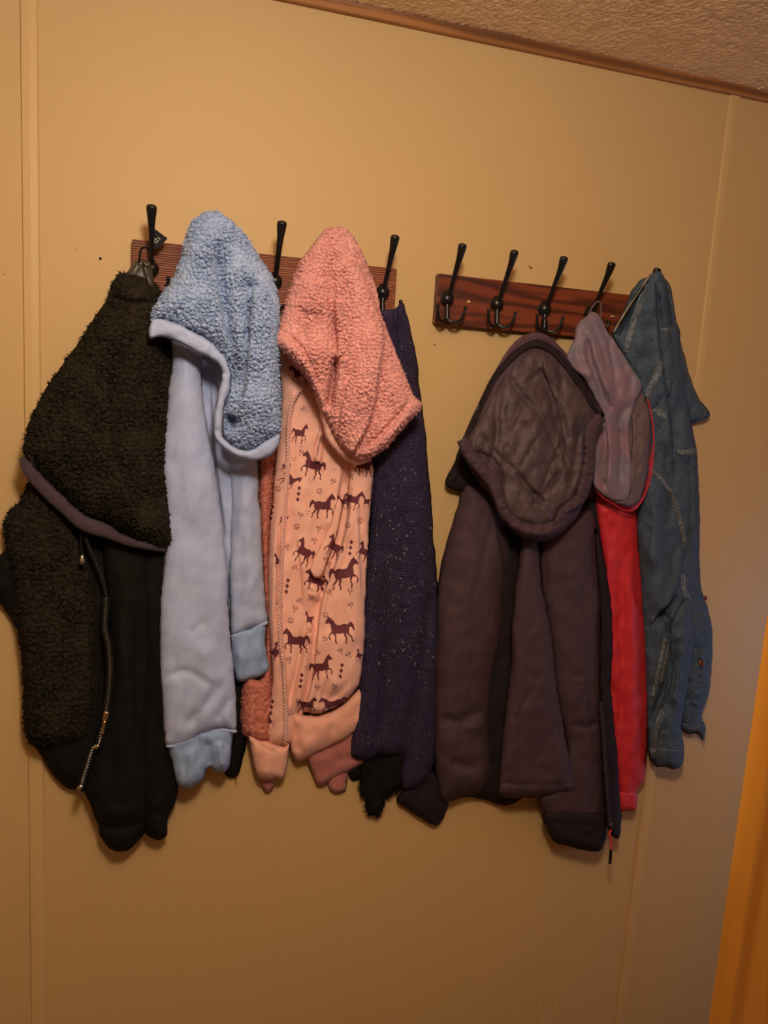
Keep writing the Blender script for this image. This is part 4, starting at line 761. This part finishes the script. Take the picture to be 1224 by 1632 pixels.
# ---- 7. denim jacket
t = thing('denim_jacket', 'washed blue denim jacket with tan stitching, hanging by its collar at right end', 'jacket', P0(1070, 800, .02))
dS = Drape([(1088, 900), (1112, 880), (1116, 925), (1122, 953), (1129, 970), (1135, 1005), (1136, 1050), (1129, 1105), (1119, 1139), (1123, 1159), (1121, 1181), (1111, 1169), (1092, 1168), (1083, 1158), (1078, 1130), (1078, 1050), (1082, 970)], .016, .026, 18, [('v', [(1108, 960), (1112, 1060), (1104, 1130)], .004, 14), ('c', .004, 14, 14, 7), ('n', .003, 14, 40, 3), ('v', [(1084, 1150), (1118, 1158)], -.003, 3), ('v', [(1088, 1035), (1130, 1030)], -.002, 3)], 3)
s = dS.build('sleeve', M['denim'], t, label='second sleeve with copper button at its cuff opening')
for (bx, by, r_) in ((1117, 1057, .0062), (1123, 953, .0045)):
    c = at(bx, by, float(dS.H(np.array([[bx, by]]))[0]) - .001); V, Fc = lathe(c, (CAM - c) * .4 + np.array([0, -.6, 0]), [(0, r_ * .7), (.002, r_), (.0035, r_ * .95), (.0045, r_ * .6), (.0042, r_ * .3)], 16); mesh('button', V, Fc, M['copper'], s, label='copper coloured metal button')
stitches([[(1084, 1146), (1100, 1150), (1118, 1154)], [(1086, 1160), (1104, 1162), (1116, 1166)], [(1100, 978), (1115, 979), (1129, 980)], [(1085, 1038), (1110, 1036), (1134, 1032)], [(1131, 1060), (1127, 1100), (1117, 1138)]], dS, s, M['thread'])
cord('cuff_edge', [(1084, 1143), (1098, 1146), (1112, 1150), (1120, 1150), (1124, 1160), (1121, 1180)], .030, .0016, M['denim_seam'], s, 0)
dB = Drape([(992, 520), (1040, 500), (1080, 520), (1088, 580), (1098, 640), (1105, 690), (1110, 716), (1113, 760), (1115, 830), (1114, 900), (1110, 950), (1106, 1010), (1100, 1060), (1092, 1110), (1084, 1150), (1087, 1176), (1091, 1198), (1087, 1219), (1073, 1226), (1058, 1221), (1046, 1222), (1036, 1211), (1032, 1180), (1028, 1100), (1020, 960), (1014, 850), (1010, 700), (1000, 600)],
           ey(500, .034, 800, .022, 1220, .026), .046, 34, [('S', [(1050, 540), (1055, 590), (1064, 640), (1070, 700), (1072, 750)], -.006, 14), ('v', [(1046, 750), (1072, 800), (1086, 850), (1092, 900)], -.003, 4), ('s', [(1090, 870), (1084, 920), (1068, 960), (1052, 975), (1036, 1000)], -.006, 14), ('v', [(1052, 975), (1066, 992), (1070, 1012)], -.006, 6),
           ('v', [(1090, 950), (1080, 1040), (1074, 1100), (1066, 1180)], .008, 10), ('v', [(1078, 1000), (1064, 1080), (1046, 1130), (1036, 1160)], -.008, 7), ('v', [(1035, 860), (1050, 920), (1040, 980)], .006, 14), ('s', [(1058, 1130), (1044, 1165), (1040, 1215)], .004, 10), ('v', [(1092, 640), (1098, 740), (1104, 860)], .005, 12), ('n', .006, 30, 70, 9), ('c', .0024, 26, 30, 13), ('V', [(1034, 1194), (1062, 1192), (1090, 1196)], -.002, 3), ('s', [(1100, 700), (1104, 800), (1100, 900)], .003, 10), ('v', [(1040, 760), (1046, 840), (1042, 920)], .006, 14), ('v', [(1060, 700), (1068, 760), (1066, 840)], -.006, 8)], 3, gain=1.5)
body = dB.build('body', M['denim'], t)
dT = Drape([(1066, 1000), (1080, 968), (1098, 952), (1106, 1005), (1101, 1060), (1093, 1110), (1086, 1150), (1088, 1176), (1091, 1198), (1087, 1219), (1073, 1226), (1058, 1221), (1046, 1221), (1042, 1200), (1050, 1150), (1060, 1100), (1067, 1050)], ey(950, .058, 1010, .052, 1220, .046), .030, 20, [('v', [(1088, 990), (1084, 1060), (1072, 1140)], .005, 9), ('v', [(1074, 1020), (1072, 1070), (1060, 1140)], -.004, 6), ('c', .003, 20, 26, 5), ('V', [(1044, 1192), (1066, 1192), (1090, 1196)], -.002, 3)], 3, gain=1.3)
sT = dT.build('sleeve', M['denim'], t)
stitches([[(1045, 1190), (1066, 1190), (1089, 1193)], [(1044, 1195), (1066, 1195), (1090, 1198)], [(1052, 1150), (1048, 1180), (1047, 1214)]], dT, sT, M['thread'], off=.0016)
LNS = [[(1039, 648), (1050, 656), (1063, 667)], [(1078, 720), (1092, 722), (1110, 717)], [(1036, 748), (1056, 766), (1074, 795), (1086, 840), (1091, 865)], [(1088, 915), (1090, 938), (1099, 960)], [(1034, 1194), (1040, 1194), (1044, 1194)], [(1060, 1018), (1054, 1048), (1046, 1085), (1040, 1110)], [(1068, 1020), (1062, 1052), (1054, 1088)], [(1056, 1132), (1044, 1168), (1041, 1208)]]
for l, w_ in zip(LNS, (11, 9, 7, 9, 6, 6, 6, 8)): band('seam', l, w_, dB, M['denim_seam'], body, off=.0002, th=.0012)
stitches([[(p[0] + o_[0], p[1] + o_[1]) for p in l] for l, w_ in zip(LNS, (11, 9, 7, 9, 6, 6, 6, 8)) for o_ in ((w_ * .28, w_ * .28), (-w_ * .28, -w_ * .28))], dB, body, M['thread'], off=.002)
# collar drawn up to the hook
dCo = Drape([(1048, 431), (1056, 439), (1066, 452), (1072, 475), (1078, 508), (1085, 541), (1094, 579), (1103, 612), (1114, 636), (1124, 648), (1131, 659), (1129, 665), (1116, 671), (1102, 675), (1092, 660), (1075, 600), (1060, 540), (1050, 480)], ey(430, .080, 520, .030, 670, .016), .018, 12, [('n', .003, 20, 40, 4), ('s', [(1064, 452), (1070, 500), (1078, 560), (1090, 620), (1100, 668)], .004, 8)], 3)
co = dCo.build('collar', M['denim'], t, label='collar point turned out at right')
stitches([[(1062, 446), (1070, 478), (1076, 510), (1084, 548), (1092, 582), (1102, 616), (1113, 640), (1126, 658), (1112, 668)]], dCo, co, M['thread'], off=.0014)
dU = Drape([(975, 534), (984, 514), (993, 496), (1000, 478), (1007, 462), (1021, 445), (1034, 440), (1042, 434), (1048, 431), (1056, 436), (1062, 450), (1066, 480), (1072, 530), (1076, 580), (1072, 620), (1060, 640), (1040, 660), (1024, 640), (1010, 600), (992, 566)], ey(430, .088, 520, .052, 660, .058), .026, 20,
            [('s', [(1044, 442), (1046, 480), (1049, 520), (1054, 570), (1064, 640)], -.007, 12), ('S', [(1036, 440), (1014, 470), (996, 500), (978, 530)], -.004, 7), ('v', [(1034, 448), (1018, 476), (1002, 506), (986, 536)], -.007, 5), ('v', [(1028, 480), (1022, 520), (1028, 570)], .005, 14), ('v', [(1018, 530), (1030, 600)], .003, 12), ('c', .0020, 22, 26, 23), ('v', [(1056, 450), (1058, 500), (1064, 560)], .005, 7)], 2.6, gain=1.4)
yo = dU.build('yoke', M['denim'], t)
cord('collar_edge', [(1036, 438), (1020, 462), (1004, 486), (988, 512), (978, 530)], dU, .0016, M['thread'], yo, .002, label='pale line for the lit collar edge')  # pale cord puts the lit edge line into colour
band('collar_shade', [(1034, 444), (1020, 466), (1006, 490), (992, 514), (982, 532)], [3, 9, 12, 14, 14], dU, M['denim_shade'], yo, off=.0002, th=.0006, label='dark strip for the shade under the collar edge')  # recess shade painted as a dark strip
band('seam', [(1030, 452), (1021, 478), (1012, 505), (1004, 532), (996, 562)], [5, 9, 10, 10, 8], dU, M['denim_seam'], yo, off=.0004, th=.002, crk=.001)
band('seam', [(1055, 576), (1046, 598), (1036, 620), (1030, 634)], [8, 10, 10, 8], dU, M['denim_seam'], yo, off=.0004, th=.0016, crk=.0006)
band('seam', [(1052, 526), (1062, 526), (1072, 524)], 6, dU, M['denim_seam'], yo, off=.0004, th=.0016)
stitches([[(1034, 455), (1026, 480), (1017, 507), (1009, 534), (1000, 566)], [(1060, 578), (1051, 600), (1040, 624), (1034, 636)], [(1050, 574), (1041, 596), (1031, 618)], [(1052, 530), (1062, 530), (1072, 528)]], dU, yo, M['thread'], off=.0022)
